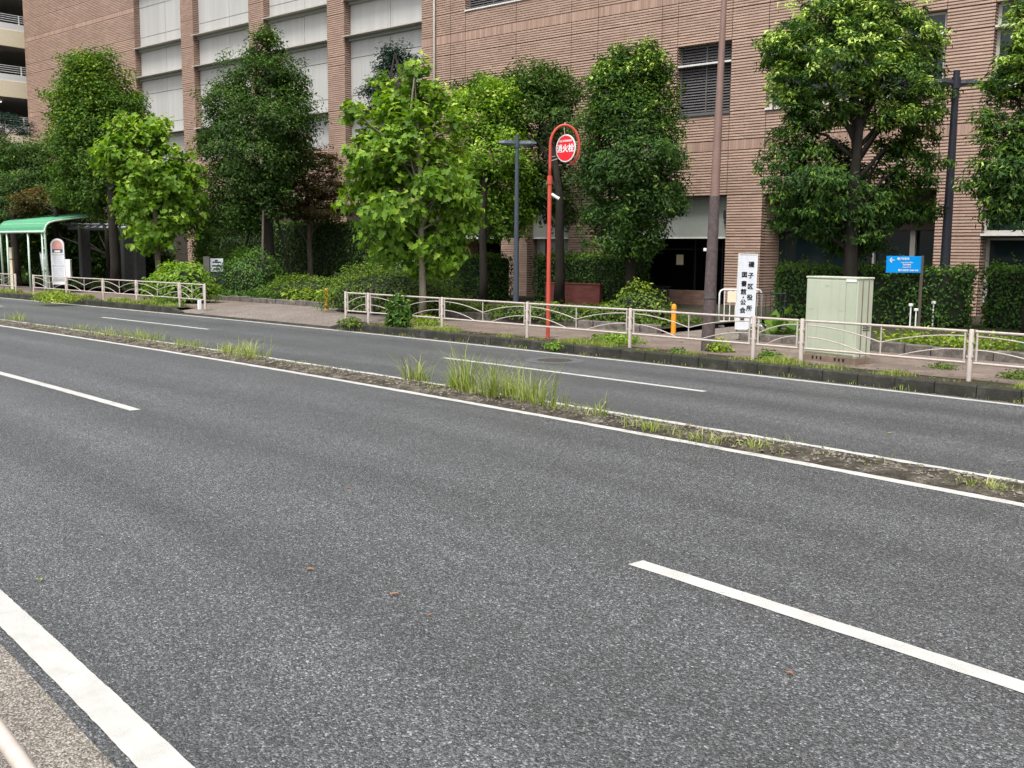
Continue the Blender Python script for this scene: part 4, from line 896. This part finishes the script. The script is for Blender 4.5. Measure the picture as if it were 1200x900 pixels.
# ================================================================== STREET FURNITURE
PX = [-7.37, -10.14, -11.07, -13.84, -16.66, -19.45, -22.28, -23.24]
LX = [-30.45, -32.02, -34.93, -37.43, -40.46, -43.48]
def fence(name, label, xs, n=15.7, ztop=.98, zb=.16):
    xs = sorted(xs); base = rd(xs[0], n, 0); root = empty(name, (base[0], base[1], 0)); tag(root, label, 'fence')
    off = Vector((base[0], base[1], 0))
    P = [Vector(rd(x, n, 0))-off for x in xs]
    for p in P:
        m = MB(); m.tube([p+Vector((0, 0, zb)), p+Vector((0, 0, ztop-.01)), p+Vector((0, 0, ztop+.004))], [.038, .038, .03], 12)
        o_ = m.build('post', M['rail'], root); curveball(o_)
        c = MB()
    for a, b in zip(P[:-1], P[1:]):
        d = (b-a); L = d.length; d.normalize(); m = MB(); e = .085
        def q_(t, z): return a+d*t+Vector((0, 0, z))
        z1 = ztop-.03; z0 = ztop-.52; x0, x1 = e, L-e
        m.tube([q_(x0-.02, z1), q_(x1+.02, z1)], .0215, 10); m.tube([q_(x0-.02, z0), q_(x1+.02, z0)], .0205, 10)
        for x in (x0+.01, x1-.01): m.tube([q_(x, z0), q_(x, z1)], .017, 8)
        mid = L/2; short = L < 1.6 and len(xs) > 7
        if short: mid = x0+.02
        else: m.tube([q_(mid, z0), q_(mid, z1)], .013, 8)
        for s_ in (1, -1):
            st = x0+.02 if s_ > 0 else x1-.02
            arc1 = []; arc2 = []
            for i in range(13):
                t = i/12; x = st+(mid-st)*t; arc1.append(q_(x, z1-.075-.20*t**1.9))
            xe = st+(mid-st)*.80
            for i in range(13):
                t = i/12; x = st+(xe-st)*t; arc2.append(q_(x, z1-.285-.20*t**1.9))
            if short and s_ > 0: continue
            m.tube(arc1, .011, 6); m.tube(arc2, .011, 6)
        for x in (e-.06, L-e+.06):
            for z in (z1-.16, z0+.1): m.box(tuple(q_(x, z)-Vector((.028, .028, .015))), tuple(q_(x, z)+Vector((.028, .028, .015))))
        o_ = m.build('rail_panel', M['rail'], root); curveball(o_)
    return root
fence('guard_fence', 'pinkish-beige guard fence with arched bars in front of the hydrant sign and cabinet', PX+[-4.4, -1.4, 1.6])
fence('guard_fence', 'beige guard fence with arched bars in front of the bus stop, ending at the driveway', LX)
fence('guard_fence', 'short beige guard fence at the far left beyond the bus stop gap', [-45.26, -48.2, -51.2, -54.2])
# fence on the camera's side: its top rail crosses the bottom left corner
fence('guard_fence', 'near beige guard rail, only its blurred top corner visible at the bottom left', [-9.9, -6.9, -3.9, -.9, 2.1], n=.555, ztop=.98, zb=.1)

# hydrant sign
hp = gp(642, 396, .18); root = empty('hydrant_sign', hp); tag(root, 'tall red curled pole with round fire hydrant sign behind the fence', 'sign')
Dh = (hp-CAM)@fwd; face = rt.copy(); face[2] = 0; face /= np.linalg.norm(face)
rr_ = Vector(face); MBp = MB(); MBp.tube([(0, 0, -.1), (0, 0, 3.45)], .045, 14); o_ = MBp.build('pole', M['red'], root); curveball(o_)
m = MB(); m.tube([(0, 0, 3.42), (0, 0, 3.60)], .058, 14); o_ = m.build('collar', M['red'], root); curveball(o_)
m = MB(); pts = [Vector((0, 0, 3.5)), Vector((0, 0, 3.8)), Vector((0, 0, 4.15))]
cx_, cz_, ra, rb = .32, 4.25, .32, .45
for i in range(0, 29): an = math.pi-(i/28)*math.pi*1.28; pts.append(rr_*(cx_+ra*math.cos(an))+Vector((0, 0, cz_+rb*math.sin(an)+.0)))
m.tube(pts, [.032]*3+[.03]*29, 10); o_ = m.build('curled_arm', M['red'], root, True)
m = MB(); e_ = pts[-1]; m.tube([e_-rr_*.09+Vector((0, 0, -.03)), e_-rr_*.0], [.05, .035], 10); m.build('arm_end', M['red'], root, True)
disc = empty('t', (0, 0, 0)); bpy.data.objects.remove(disc)
yaw_ = math.atan2(face[1], face[0])
def disk(rx, rz, y, th, name, mat, par, n=40):
    m_ = MB(); vs = []
    for yy in (y-th/2, y+th/2):
        for i in range(n): vs.append((rx*math.cos(6.28318*i/n), yy, rz*math.sin(6.28318*i/n)))
    fs = [tuple(range(n)), tuple(range(2*n-1, n-1, -1))]+[(i, n+i, n+(i+1) % n, (i+1) % n) for i in range(n)]
    m_.add(vs, fs); return m_.build(name, mat, par)
dk = disk(.30, .30, 0, .014, 'sign_disc', M['white'], root); dk.location = tuple(rr_*.345+Vector((0, 0, 4.20))); dk.rotation_euler.z = yaw_+R(-47)
disk(.272, .272, -.011, .006, 'red_face', M['signred'], dk)
text('消火栓', .185, 'lettering', M['white'], dk, (0, -.018, -.015), (R(90), 0, 0), .95, .001, .0045)
text('FIRE HYDRANT', .062, 'small_lettering', M['white'], dk, (0, -.018, .155), (R(90), 0, 0), 1, .001, .0015)
m = MB(); m.tube([(0, 0, 3.92), rr_*.16+Vector((0, 0, 3.97))], .008, 6); m.tube([(0, 0, 4.0), rr_*.12+Vector((0, 0, 4.03))], .006, 6); m.tube([rr_*.3+Vector((0, 0, 4.68)), rr_*.32+Vector((0, 0, 4.48))], .008, 6)
m.tube([rr_*.32+Vector((0, 0, 4.70)), rr_*.32+Vector((0, 0, 4.76))], .015, 6); m.build('bracket', M['rail'], root)
m = MB(); m.tube([rr_*.04+Vector((0, 0, 3.20)), rr_*.21+Vector((0, 0, 3.10))], .035, 8); m.build('small_lamp', M['white'], root)

# brown pole
bp_ = gp(829, 411, .18); root = empty('street_pole', bp_); tag(root, 'tall tapering brown street pole with rough darker lower part, leaving the top of view', 'pole')
tp = dp(848.5, 0, (bp_-CAM)@fwd+.0)-bp_; tp = Vector(tp); lowz = 3.05
m = MB(); m.tube([(0, 0, -.1), tuple(tp*(lowz/tp.z))], [.135, .098], 20); o_ = m.build('lower_coat', M['polelow'], root); curveball(o_)
m = MB(); m.tube([tuple(tp*((lowz-.02)/tp.z)), tuple(tp), tuple(tp*1.6)], [.093, .055, .045], 20); o_ = m.build('upper_pole', M['polebrown'], root); curveball(o_)
m = MB(); m.tube([tuple(tp*(1.02/tp.z)), tuple(tp*(1.06/tp.z))], .127, 20); m.build('band', M['pergcol'], root); m = MB(); m.cbox((-.165, -.03, 1.97), (-.115, .02, 2.03), .008); m.build('small_box', M['whitepanel'], root)

# lamp posts
def lamp_post(label, px, py, z0, h, ht, mat, r0, yaw, arm=.62):
    b = gp(px, py, z0); root = empty('lamp_post', b, yaw); tag(root, label, 'lamp post', 'dark double-armed lamp posts')
    m = MB(); m.tube([(0, 0, -.1), (0, 0, .9), (0, 0, h*.5), (0, 0, h)], [r0, r0*.95, r0*.78, r0*.58], 18); o_ = m.build('pole', mat, root); curveball(o_)
    m = MB(); m.tube([(0, 0, ht-.14), (0, 0, ht+.14)], r0*.80, 12); o_ = m.build('bracket', mat, root); curveball(o_)
    for s_ in (1, -1):
        m = MB(); vs = []; sec = [(.06, .05, .07), (.2, .09, .085), (.42, .12, .085), (.6, .10, .05), (arm+.1, .03, .012)]
        for (x, w_, t_) in sec:
            vs += [(s_*x, -w_, ht-.01), (s_*x, -w_*.6, ht+t_), (s_*x, w_*.6, ht+t_), (s_*x, w_, ht-.01), (s_*x, w_*.8, ht-.07*(1 if x < .6 else .3)), (s_*x, -w_*.8, ht-.07*(1 if x < .6 else .3))]
        fs = [(0, 1, 2, 3, 4, 5), tuple(range(29, 23, -1))]
        for i in range(4):
            for k in range(6): fs.append((i*6+k, (i+1)*6+k, (i+1)*6+(k+1) % 6, i*6+(k+1) % 6))
        m.add(vs, fs); m.build('lamp_head', mat, root)
    return root
lamp_post('dark navy double-armed lamp post in front of the right hedge, beside the blue sign', 1103, 382, .30, 6.35, 6.05, M['lampdark'], .135, yaw_+R(5), .65)
lamp_post('slate-blue double-armed lamp post between the two clipped hedges', 604.5, 360.6, .30, 5.46, 5.19, M['slate'], .095, yaw_+R(8), .34)

# bollards
for (px, py, lab) in ((789, 391, 'orange-yellow bollard at the corner of the entrance path, near the brown pole'), (383, 363.5, 'orange-yellow bollard by the driveway, beside the black railing')):
    b = gp(px, py, .18); m = MB(); m.tube([(0, 0, -.02), (0, 0, .60), (0, 0, .66), (0, 0, .70), (0, 0, .715)], [.062, .062, .06, .045, .01], 16)
    rt_ = empty('bollard', b); tag(rt_, lab, 'bollard', 'orange bollards'); o_ = m.build('bollard_body', M['orange'], rt_); curveball(o_)
    m = MB(); m.tube([(0, 0, .57), (0, 0, .59)], .065, 16); m.build('groove_ring', M['plinth'], rt_)
# wooden stakes behind the fence
for i, (px, py, lab) in enumerate(((407, 367, 'leftmost short grey stake, behind the first fence post'), (436, 370, 'short grey stake just right of the second fence post'), (467, 373, 'short grey stake half hidden by the tall weed bush'), (498, 373, 'short grey stake right of the plane tree trunk'))):
    b = gp(px, py, .18); m = MB(); m.tube([(0, 0, -.05), (0, 0, .78), (0, 0, .82)], [.05, .048, .03], 10); o_ = m.build('stake', M['wood']); o_.location = tuple(b); tag(o_, lab, 'stake', 'short stakes behind the fence')
# tree props
m = MB(); e1 = gp(280, 343, .3); tb_ = gp(316, 344, .3)
for i, (px, tx) in enumerate(((274, 294), (307, 309), (343, 332))):
    a = gp(px, 340 if i != 1 else 346, .3); t_ = tb_+np.array([0, 0, 3.3])+(a-tb_)*(.35 if i != 1 else .6); mm = MB(); mm.tube([(0, 0, 0), tuple(t_-a)], [.05, .045], 8)
    o_ = mm.build('tree_prop', M['wood']); o_.location = tuple(a); tag(o_, ['slanting wooden prop left of the big evergreen trunk', 'nearly upright prop touching the big evergreen trunk', 'slanting wooden prop right of the big evergreen trunk'][i], 'tree prop', 'props of the big evergreen')

# white public office sign board
b = gp(872, 391, .18); a_ = yaw_+R(6); root = empty('sign_board', b, a_); tag(root, 'tall white vertical board with black Japanese writing at the entrance path', 'sign')
root.rotation_euler = (0, R(0.9), a_)
m = MB(); m.cbox((-.225, -.02, .12), (.225, .02, 1.90), .008); m.build('board', M['signwhite'], root)
m = MB()
for (p, q_) in (((-.235, -.028, .10), (-.222, .026, 1.92)), ((.222, -.028, .10), (.235, .026, 1.92)), ((-.222, -.028, 1.90), (.222, .026, 1.92)), ((-.222, -.028, .10), (.222, .026, .12))): m.box(p, q_)
m.build('frame', M['whitepanel'], root)
for i, ch in enumerate('磯子区役所'): text(ch, .145, 'character', M['black'], root, (.085-.02*0, -.0225, 1.655-i*.262), (R(90), 0, 0), 1, .001, .0042)
for i, ch in enumerate('図書館・公会堂'): text(ch, .145, 'character', M['black'], root, (-.075, -.0225, 1.41-[0, .215, .41, .545, .66, .855, 1.06][i]), (R(90), 0, 0), 1, .001, .0042)
m = MB(); m.box((-.2, .0, 0), (-.16, .04, .12)); m.box((.16, .0, 0), (.2, .04, .12)); m.box((-.3, .1, 0), (.3, .35, .04)); m.build('foot', M['concrete'], root)
# white barrier frame behind
b = gp(842, 383, .18); root = empty('barrier', b, yaw_+R(8)); tag(root, 'white tubular crowd barrier with blank cream plate, behind the white sign board', 'barrier')
m = MB(); m.tube([(0, 0, .02), (0, 0, .88), (.03, 0, .95), (.10, 0, .98), (1.05, 0, .98), (1.12, 0, .95), (1.15, 0, .88), (1.15, 0, .02)], .022, 10); m.build('frame', M['white'], root, True)
m = MB()
for x in (.14, .29, .44, .58, .73, .88, 1.02): m.tube([(x, 0, .15), (x, 0, .98)], .012, 6)
m.tube([(0, 0, .15), (1.15, 0, .15)], .014, 6); m.build('bars', M['white'], root)
m = MB(); m.cbox((.21, -.035, .64), (.46, -.02, .93), .004); m.build('plate', M['cream'], root)
for x in (0, 1.15): m = MB(); m.cbox((x-.09, -.22, 0), (x+.09, .22, .06), .02); m.build('foot', M['white'], root)

# cabinet
cl = gp(941.5, 421, .18); cc = gp(1001, 428, .18); cr = gp(1024, 426, .18)
da = (cc-cl); wd = np.linalg.norm(da); ya = math.atan2(da[1], da[0]); dep_ = .42
root = empty('utility_cabinet', cl, ya); tag(root, 'pale green steel utility cabinet on a low brown plinth behind the fence', 'cabinet')
m = MB(); m.cbox((-.01, -.01, -.05), (wd+.01, dep_+.01, .125), .01); pl_ = m.build('plinth', M['plinth'], root)
m = MB()
for x in (.18, .26, .34, .62, .70, .78): m.box((wd*x, -.016, .04), (wd*x+.035, -.009, .09))
m.build('vent_hole', M['black'], pl_)
m = MB(); m.cbox((0, 0, .125), (wd, dep_, 1.50), .012); m.build('cabinet_body', M['cabinet'], root)
m = MB(); m.cbox((-.012, -.012, 1.50), (wd+.012, dep_+.012, 1.535), .008); m.build('lid', M['cabinet'], root)
m = MB(); m.cbox((.03, -.012, .16), (wd-.25, -.002, 1.47), .003); m.build('door', M['cabinet'], root)
m = MB(); m.cbox((wd-.235, -.012, .16), (wd-.03, -.002, 1.47), .003); m.build('door', M['cabinet'], root)
m = MB(); m.box((wd+.001, .12, .14), (wd+.008, .14, 1.48)); m.box((wd+.001, dep_-.14, .14), (wd+.008, dep_-.12, 1.48)); m.build('seam', M['plinth'], root)
m = MB(); m.box((wd-.24, -.020, 1.455), (wd-.02, -.013, 1.50)); m.build('white_label', M['white'], root)
m = MB()
for z in (.60, .64, .68): m.box((wd+.001, .18, z), (wd+.006, .36, z+.015))
m.build('vent_slit', M['black'], root)

# blue sign
b = gp(1076, 384, .30); root = empty('direction_sign', b, yaw_+R(4)); tag(root, 'bright blue direction board with white arrow on a bronze post beside the right lamp post', 'sign')
m = MB(); m.cbox((-.035, -.03, 0), (.035, .03, 1.78), .006); m.build('post', M['bronze'], root)
m = MB(); m.cbox((-.92, -.04, 1.36), (-.036, -.01, 1.77), .004); m.build('board', M['blue'], root)
m = MB(); y_ = -.044
m.box((-.84, y_-.002, 1.66), (-.72, y_, 1.68))
for sg in (1, -1): m.add([(-.855, y_-.002, 1.67), (-.80, y_-.002, 1.67+sg*.065), (-.775, y_-.002, 1.67+sg*.055), (-.825, y_-.002, 1.67)], [(0, 1, 2, 3)])
m.build('arrow', M['white'], root)
text('磯子区役所', .062, 'lettering', M['white'], root, (-.50, y_, 1.70), (R(90), 0, 0), 1, .001, .002)
for i, s_ in enumerate(('Isogo Ward Office', '磯子図書館', 'Isogo Library')): text(s_, .040, 'lettering', M['white'], root, (-.40, y_, 1.61-i*.055), (R(90), 0, 0), 1, .001, .001)
text('磯子公会堂  Public Hall', .052, 'lettering', M['white'], root, (-.36, y_, 1.42), (R(90), 0, 0), 1, .001, .002)

# dark red low wall
wl = gp(643, 359, .30); wr_ = gp(705.5, 361, .30); wdv = np.array(fp(0, 0))
u_l = (wl-FO)@FD; root = empty('low_wall', fp(-5.8, 3.15, .25), FROT); tag(root, 'dark red tiled low wall in front of the clipped hedge, behind the hydrant pole', 'wall')
m = MB(); m.box((0, 0, 0), (2.42, .18, .72)); m.build('wall_body', M['redwood'], root); m = MB(); m.cbox((-.02, -.02, .721), (2.44, .2, .76), .008); m.build('coping', M['redwood'], root)
# small notice
b = gp(244, 345, .30); root = empty('notice_post', b, yaw_+R(5)); tag(root, 'small white notice board on a mottled concrete post by the left planting', 'sign')
m = MB(); m.cbox((-.14, -.1, 0), (.10, .1, 1.5), .01); m.build('post', M['concrete'], root)
m = MB(); m.cbox((.14, -.04, .02), (.62, .0, .90), .006); m.build('dark_stand', M['pergcol'], root)
m = MB(); m.cbox((.13, -.06, .90), (.63, -.03, 1.42), .006); pn = m.build('notice', M['signwhite'], root)
m = MB(); m.box((.22, -.066, 1.25), (.54, -.0605, 1.30)); m.box((.31, -.066, 1.31), (.42, -.0605, 1.37)); m.box((.2, -.066, 1.10), (.56, -.0605, 1.16)); m.box((.26, -.066, .98), (.50, -.0605, 1.04)); m.build('printing', M['lampdark'], root)
# small black railing by left bollard
b = gp(392, 360, .18); root = empty('railing', b, yaw_+R(-8)); tag(root, 'thin black metal railing beside the left orange bollard', 'railing')
m = MB(); m.tube([(0, 0, 0), (0, 0, 1.12), (1.1, 0.0, 1.14)], .018, 6); m.tube([(0.18, 0, 0.1), (.18, 0, 1.1)], .012, 6); m.tube([(.45, 0, .1), (.45, 0, 1.1)], .010, 6); m.tube([(.8, 0, .1), (.8, 0, 1.1)], .010, 6); m.build('railing_bars', M['lampdark'], root)
# black railing right of sign
b = gp(885, 388, .2); root = empty('railing', b, yaw_+R(4)); tag(root, 'black bar railing against the tiled pillar right of the white sign board', 'railing')
m = MB()
for i in range(7): m.tube([(i*.12, 0, 0), (i*.12, 0, .92)], .009, 5)
m.tube([(-.02, 0, .93), (.74, 0, .93)], .016, 6); m.build('railing_bars', M['lampdark'], root)
# garden spot stakes (white)
for i, (px, py, h_, lab) in enumerate(((1066, 384, .62, 'white garden stake light left of the blue sign post'), (1072.5, 384, .50, 'thin white stake against the blue sign post'), (1092.5, 384, .68, 'white garden stake light between blue sign and lamp post'))):
    b = gp(px, py, .3); m = MB(); m.tube([(0, 0, 0), (0, 0, h_-.08)], .018, 8); m.cbox((-.05, -.03, h_-.09), (.05, .03, h_-.02), .01)
    o_ = m.build('garden_light', M['whitepanel']); o_.location = tuple(b); tag(o_, lab, 'garden light', 'small white garden lights')
# pergola
root = empty('pergola', (0, 0, 0)); c0 = gp(101, 335, .3); root.location = tuple(c0); tag(root, 'garden pergola with thick dark columns and grey steel beams behind the bus stop', 'pergola')
cols = [(101, 335), (150, 335), (164.5, 337)]
for (px, py) in cols:
    p = gp(px, py, .3)-c0; m = MB(); m.cbox((p[0]-.22, p[1]-.22, -.05), (p[0]+.22, p[1]+.22, 2.72), .03); m.build('column', M['pergcol'], root)
pA = dp(80, 267, 51.5)-c0; pB = dp(170, 268, 51.5)-c0; dv = (pB-pA)/np.linalg.norm(pB-pA)
for k, (da_, dz) in enumerate(((0, 0), (2.0, 0.0))):
    m = MB(); o2 = np.array(FN)*(-da_); m.tube([tuple(pA+o2+[0, 0, .02]), tuple(pB+o2+[0, 0, .02])], .13, 4); m.build('beam', M['pergbeam'], root)
m = MB()
for i in range(11):
    p = pA+dv*(i*.36+.15); m.tube([tuple(p+[0, 0, .18]+FN*.4), tuple(p+[0, 0, .18]-FN*2.4)], .06, 4)
m.build('slats', M['pergbeam'], root)
# low grey block + tile wall under the left trees
k = MB(); k.box((0, 0, 0), (2.2, .3, 2.5)); o_ = k.build('garden_wall', M['concrete']); o_.location = fp(-34.5, 2.2, .2); o_.rotation_euler.z = FROT; tag(o_, 'dark grey concrete garden wall behind the small plane tree', 'wall')

# bus shelter
XS0, XS1 = -48.9, -44.2
b = rd(XS1, 16.6, .18); root = empty('bus_shelter', b); tag(root, 'green-roofed bus shelter with mint posts at the left edge', 'bus shelter'); ob = Vector(b)
prof = [(16.55, 2.78), (16.56, 2.95), (16.62, 3.10), (16.75, 3.21), (16.95, 3.28), (17.3, 3.34), (17.7, 3.40), (18.2, 3.47), (18.7, 3.55), (19.0, 3.60)]
nx = 150; vs = []; fs = []
for i in range(nx+1):
    X = XS0+(XS1-XS0)*i/nx; dz = .018*(1 if i % 2 else -1)
    for j, (n_, z_) in enumerate(prof):
        vs.append(Vector(rd(X, n_+(-dz if j < 4 else 0), z_+dz*(1 if j >= 3 else .3)))-ob)
m_ = len(prof)
for i in range(nx):
    for j in range(m_-1): fs.append((i*m_+j, (i+1)*m_+j, (i+1)*m_+j+1, i*m_+j+1))
mm = MB(); mm.add(vs, fs); o_ = mm.build('roof', M['roofgreen'], root); sm_ = o_.modifiers.new('s', 'SOLIDIFY'); sm_.thickness = .012
mm = MB(); mm.tube([Vector(rd(X, 16.55, 2.76))-ob for X in np.linspace(XS0-.05, XS1+.05, 8)], .05, 8); mm.build('front_beam', M['mint'], root)
for X in (XS0+.02, XS1-.02):
    mm = MB(); mm.tube([Vector(rd(X, 16.62, -.0))-ob]+[Vector(rd(X, n_+.03, z_-.07))-ob for n_, z_ in prof], [.045]*(len(prof)-3)+[.035, .03, .02, .015], 8); mm.build('curved_frame', M['mint'], root, True)
for X in (-48.2, -45.95, -44.55):
    mm = MB(); mm.tube([Vector(rd(X, 16.6, .0))-ob, Vector(rd(X, 16.6, 2.75))-ob], .042 if X < -45 else .036, 10); mm.build('post', M['mint'], root, True)
mm = MB()
for z_ in np.arange(.8, 2.7, .42): mm.tube([Vector(rd(-44.55, 16.6, z_))-ob, Vector(rd(XS1, 16.6, z_))-ob], .02, 6)
mm.build('rungs', M['mint'], root)
mm = MB()
for n_, z_ in ((17.2, 3.27), (17.9, 3.38), (18.6, 3.48)): mm.tube([Vector(rd(XS0, n_, z_))-ob, Vector(rd(XS1, n_, z_))-ob], .03, 6)
mm.build('purlin', M['pergbeam'], root)
# bus stop sign
b = gp(70, 343, .18); a_ = yaw_+R(3); root = empty('bus_stop_sign', b, a_); tag(root, 'white round-topped bus stop sign with timetables next to the green shelter', 'sign')
def slab(x0, x1, z0, zc, y0, y1, name, mat, par, top=True):
    r_ = (x1-x0)/2; xm = (x0+x1)/2; pr = [(x0, z0), (x1, z0)]+([(xm+r_*math.cos(math.pi*i/14), zc+r_*math.sin(math.pi*i/14)) for i in range(15)] if top else [(x1, zc), (x0, zc)])
    n_ = len(pr); vs_ = [(x, y0, z) for x, z in pr]+[(x, y1, z) for x, z in pr]
    mb_ = MB(); mb_.add(vs_, [tuple(range(n_)), tuple(range(2*n_-1, n_-1, -1))]+[(i, n_+i, n_+(i+1) % n_, (i+1) % n_) for i in range(n_)]); return mb_.build(name, mat, par)
slab(-.28, .28, .35, 2.02, -.04, .04, 'sign_body', M['white'], root)
M['pink'] = simple('faded_pink_print', (0.62, 0.32, 0.28), .5, .1); M['navy'] = simple('navy_print', (0.10, 0.10, 0.2), .5); M['print'] = simple('grey_print', (0.42, 0.43, 0.45), .6, .1)
slab(-.22, .22, 1.86, 2.0, -.046, -.042, 'route_face', M['pink'], root)
slab(-.22, .22, 1.70, 1.85, -.046, -.042, 'name_plate', M['navy'], root, False); slab(-.12, .12, 1.72, 1.80, -.050, -.047, 'name_strip', M['cream'], root, False)
slab(-.23, .23, 1.18, 1.62, -.046, -.042, 'timetable', M['signwhite'], root, False); slab(-.23, .23, .66, 1.12, -.046, -.042, 'timetable', M['signwhite'], root, False)
m = MB()
for z_ in (1.64, 1.14): m.box((-.24, -.052, z_-.012), (.24, -.047, z_+.012))
for z_ in np.arange(.74, 1.08, .07): m.box((-.2, -.050, z_), (.2, -.047, z_+.012))
for z_ in np.arange(1.26, 1.58, .08): m.box((-.18, -.050, z_), (.18, -.047, z_+.01))
m.box((-.23, -.052, .50), (.23, -.047, .62)); m.build('print_lines', M['print'], root)
m = MB(); m.tube([(-.26, 0, 0), (-.26, 0, .4)], .02, 6); m.tube([(.26, 0, 0), (.26, 0, .4)], .02, 6); m.build('leg', M['white'], root)
m = MB(); m.cbox((.31, -.08, .62), (.52, .12, 1.42), .01); m.build('side_box', M['white'], root)
b = gp(57, 343, .18); root = empty('timetable_stand', b, a_+R(-25)); root.rotation_euler = (0, R(-7), a_+R(-25)); tag(root, 'tilted dark-framed information panel between shelter post and bus stop sign', 'sign')
m = MB(); m.cbox((-.2, -.02, .1), (.2, .02, 1.75), .006); m.build('frame', M['pergcol'], root); m = MB(); m.box((-.15, -.03, .95), (.15, -.022, 1.68)); m.box((-.15, -.03, .2), (.15, -.022, .88)); m.build('poster', M['print'], root)
b = gp(14.5, 339, .18); m = MB(); m.cbox((-.1, -.1, 0), (.1, .1, 1.9), .015); root = empty('information_post', b, a_); m.build('post', M['cream'], root); tag(root, 'square cream post inside the bus shelter', 'post')
m = MB(); m.box((-.104, -.104, 1.35), (.104, .104, 1.40)); m.build('band', M['plinth'], root); root.scale = (1, 1, 1)
# white marker post near fence end
b = gp(234, 363, .18); m = MB(); m.cbox((-.05, -.05, 0), (.05, .05, .3), .01); o_ = m.build('marker_post', M['white']); o_.location = tuple(b); tag(o_, 'tiny white marker post at the driveway end of the left fence', 'marker post')
# manhole
mc = gp(650, 422.5, 0); root = empty('manhole_cover', mc, rdir(mc[0])); tag(root, 'dark round manhole cover in the far lane', 'manhole cover')
m = MB(); n_ = 40; vs = [(0, 0, .008)]+[(.34*math.cos(6.2832*i/n_), .34*math.sin(6.2832*i/n_), .008) for i in range(n_)]; m.add(vs, [(0, 1+i, 1+(i+1) % n_) for i in range(n_)]); m.build('cover', simple('cast_iron', (.05, .045, .045), .6, .3, 30), root)
m = MB(); vs = []
for i in range(n_): c_, s_ = math.cos(6.2832*i/n_), math.sin(6.2832*i/n_); vs += [(.345*c_, .345*s_, .006), (.60*c_, .60*s_, .004)]
m.add(vs, [(2*i, 2*i+1, 2*((i+1) % n_)+1, 2*((i+1) % n_)) for i in range(n_)]); m.build('patch_ring', simple('patch_asphalt', (.095, .097, .10), .85, .3, 30, bump=.5), root)
# fallen leaves
for (px, py, s_, mt, lab) in ((48, 680, .045, 'greenleaf', 'small green leaf lying on the asphalt near the left road edge'), (363, 668, .05, 'deadleaf', 'curled brown leaf on the near lane, left of centre'), (408, 572, .05, 'deadleaf', 'orange-brown leaf on the asphalt below the median'),
                        (462, 697, .05, 'deadleaf', 'faint brown twig-like leaf on the near lane'), (504, 722, .03, 'deadleaf', 'tiny dead leaf right of the twig-like leaf'), (925, 790, .04, 'deadleaf', 'small tan leaf below the near white dash'), (1042, 508, .05, 'greenleaf', 'pale leaf on the far lane at right')):
    b = gp(px, py, .006); t = s_*.62; m = MB(); m.add([(-t, 0, .004), (-t*.3, t*.35, .014), (t*.5, t*.3, .016), (t, 0, .008), (t*.4, -t*.3, .012), (-t*.3, -t*.32, .010), (0, 0, .004)], [(0, 6, 1), (1, 6, 2), (2, 6, 3), (3, 6, 4), (4, 6, 5), (5, 6, 0)])
    o_ = m.build('fallen_leaf', M[mt]); o_.location = tuple(b); o_.rotation_euler.z = random.uniform(0, 3); tag(o_, lab, 'leaf', 'leaves fallen on the road')
# crumbs of dirt and broken concrete on the median, along the kerb foot and on the gutter
def crumbs(name, lab, Xa, Xb, n0, n1, cnt, z, s0, s1, mat, skew=1.0):
    a = rng.uniform(Xa, Xb, cnt); b = n0+(n1-n0)*rng.random(cnt)**skew
    P = np.array([rd(x, y, z if not callable(z) else z(x, y)) for x, y in zip(a, b)]); sc = rng.uniform(s0, s1, (cnt, 1, 1))*rng.uniform(.6, 1.3, (cnt, 1, 3))
    base = np.array([(1, 0, 0), (-.3, .95, 0), (-.8, -.6, .1), (.1, .1, .7)])[None]*np.ones((cnt, 1, 1)); an = rng.uniform(0, 6.28, cnt)
    c_, s_ = np.cos(an)[:, None], np.sin(an)[:, None]; bx, by = base[:, :, 0]*c_-base[:, :, 1]*s_, base[:, :, 0]*s_+base[:, :, 1]*c_
    V = np.stack([bx, by, base[:, :, 2]], 2)*sc+P[:, None, :]; i = np.arange(cnt)*4
    Fq = np.stack([np.stack([i, i+1, i+3], 1), np.stack([i+1, i+2, i+3], 1), np.stack([i+2, i, i+3], 1)], 1).reshape(-1, 3)
    return tag(fastmesh(name, V.reshape(-1, 3), Fq, mat), lab, 'grit', kind='stuff')
crumbs('median_grit', 'crumbs of broken concrete and dirt on the median', -40, 10, 9.02, 9.78, 6000, lambda x, y: mz(x, y, (y-9.0)/.74 if y < 9.74 else 1)+.003, .008, .035, M['median_crumb'] if 'median_crumb' in M else simple('grit', (.16, .14, .115), .95, .6, 3))
crumbs('kerb_grit', 'dirt and small leaves along the kerb foot', -40, 10, 15.0, 15.10, 2500, .004, .006, .022, simple('dirt_grit', (.10, .075, .05), .95, .5, 3))

n = 2600; a = rng.uniform(-30, 8, n); b = np.where(rng.random(n) < .75, rng.uniform(15.25, 16.3, n), rng.uniform(16.3, 18.9, n))
P = np.array([rd(x, y, .186) for x, y in zip(a, b)]); kk = (a > dv1) | (b > 17.5); P = P[kk]
tag(leaves('leaf_litter', P, rng.normal(size=P.shape)*.25+[0, 0, 1], rng.uniform(.02, .055, len(P)), rng.uniform(0, 1, len(P)), leafmat('litter_leaf', (.05, .032, .018), (.12, .075, .035), (.22, .14, .06), (.30, .26, .10), .1), None, .6), 'scattered dry leaves on the verge and pavement', 'leaf litter', kind='stuff')
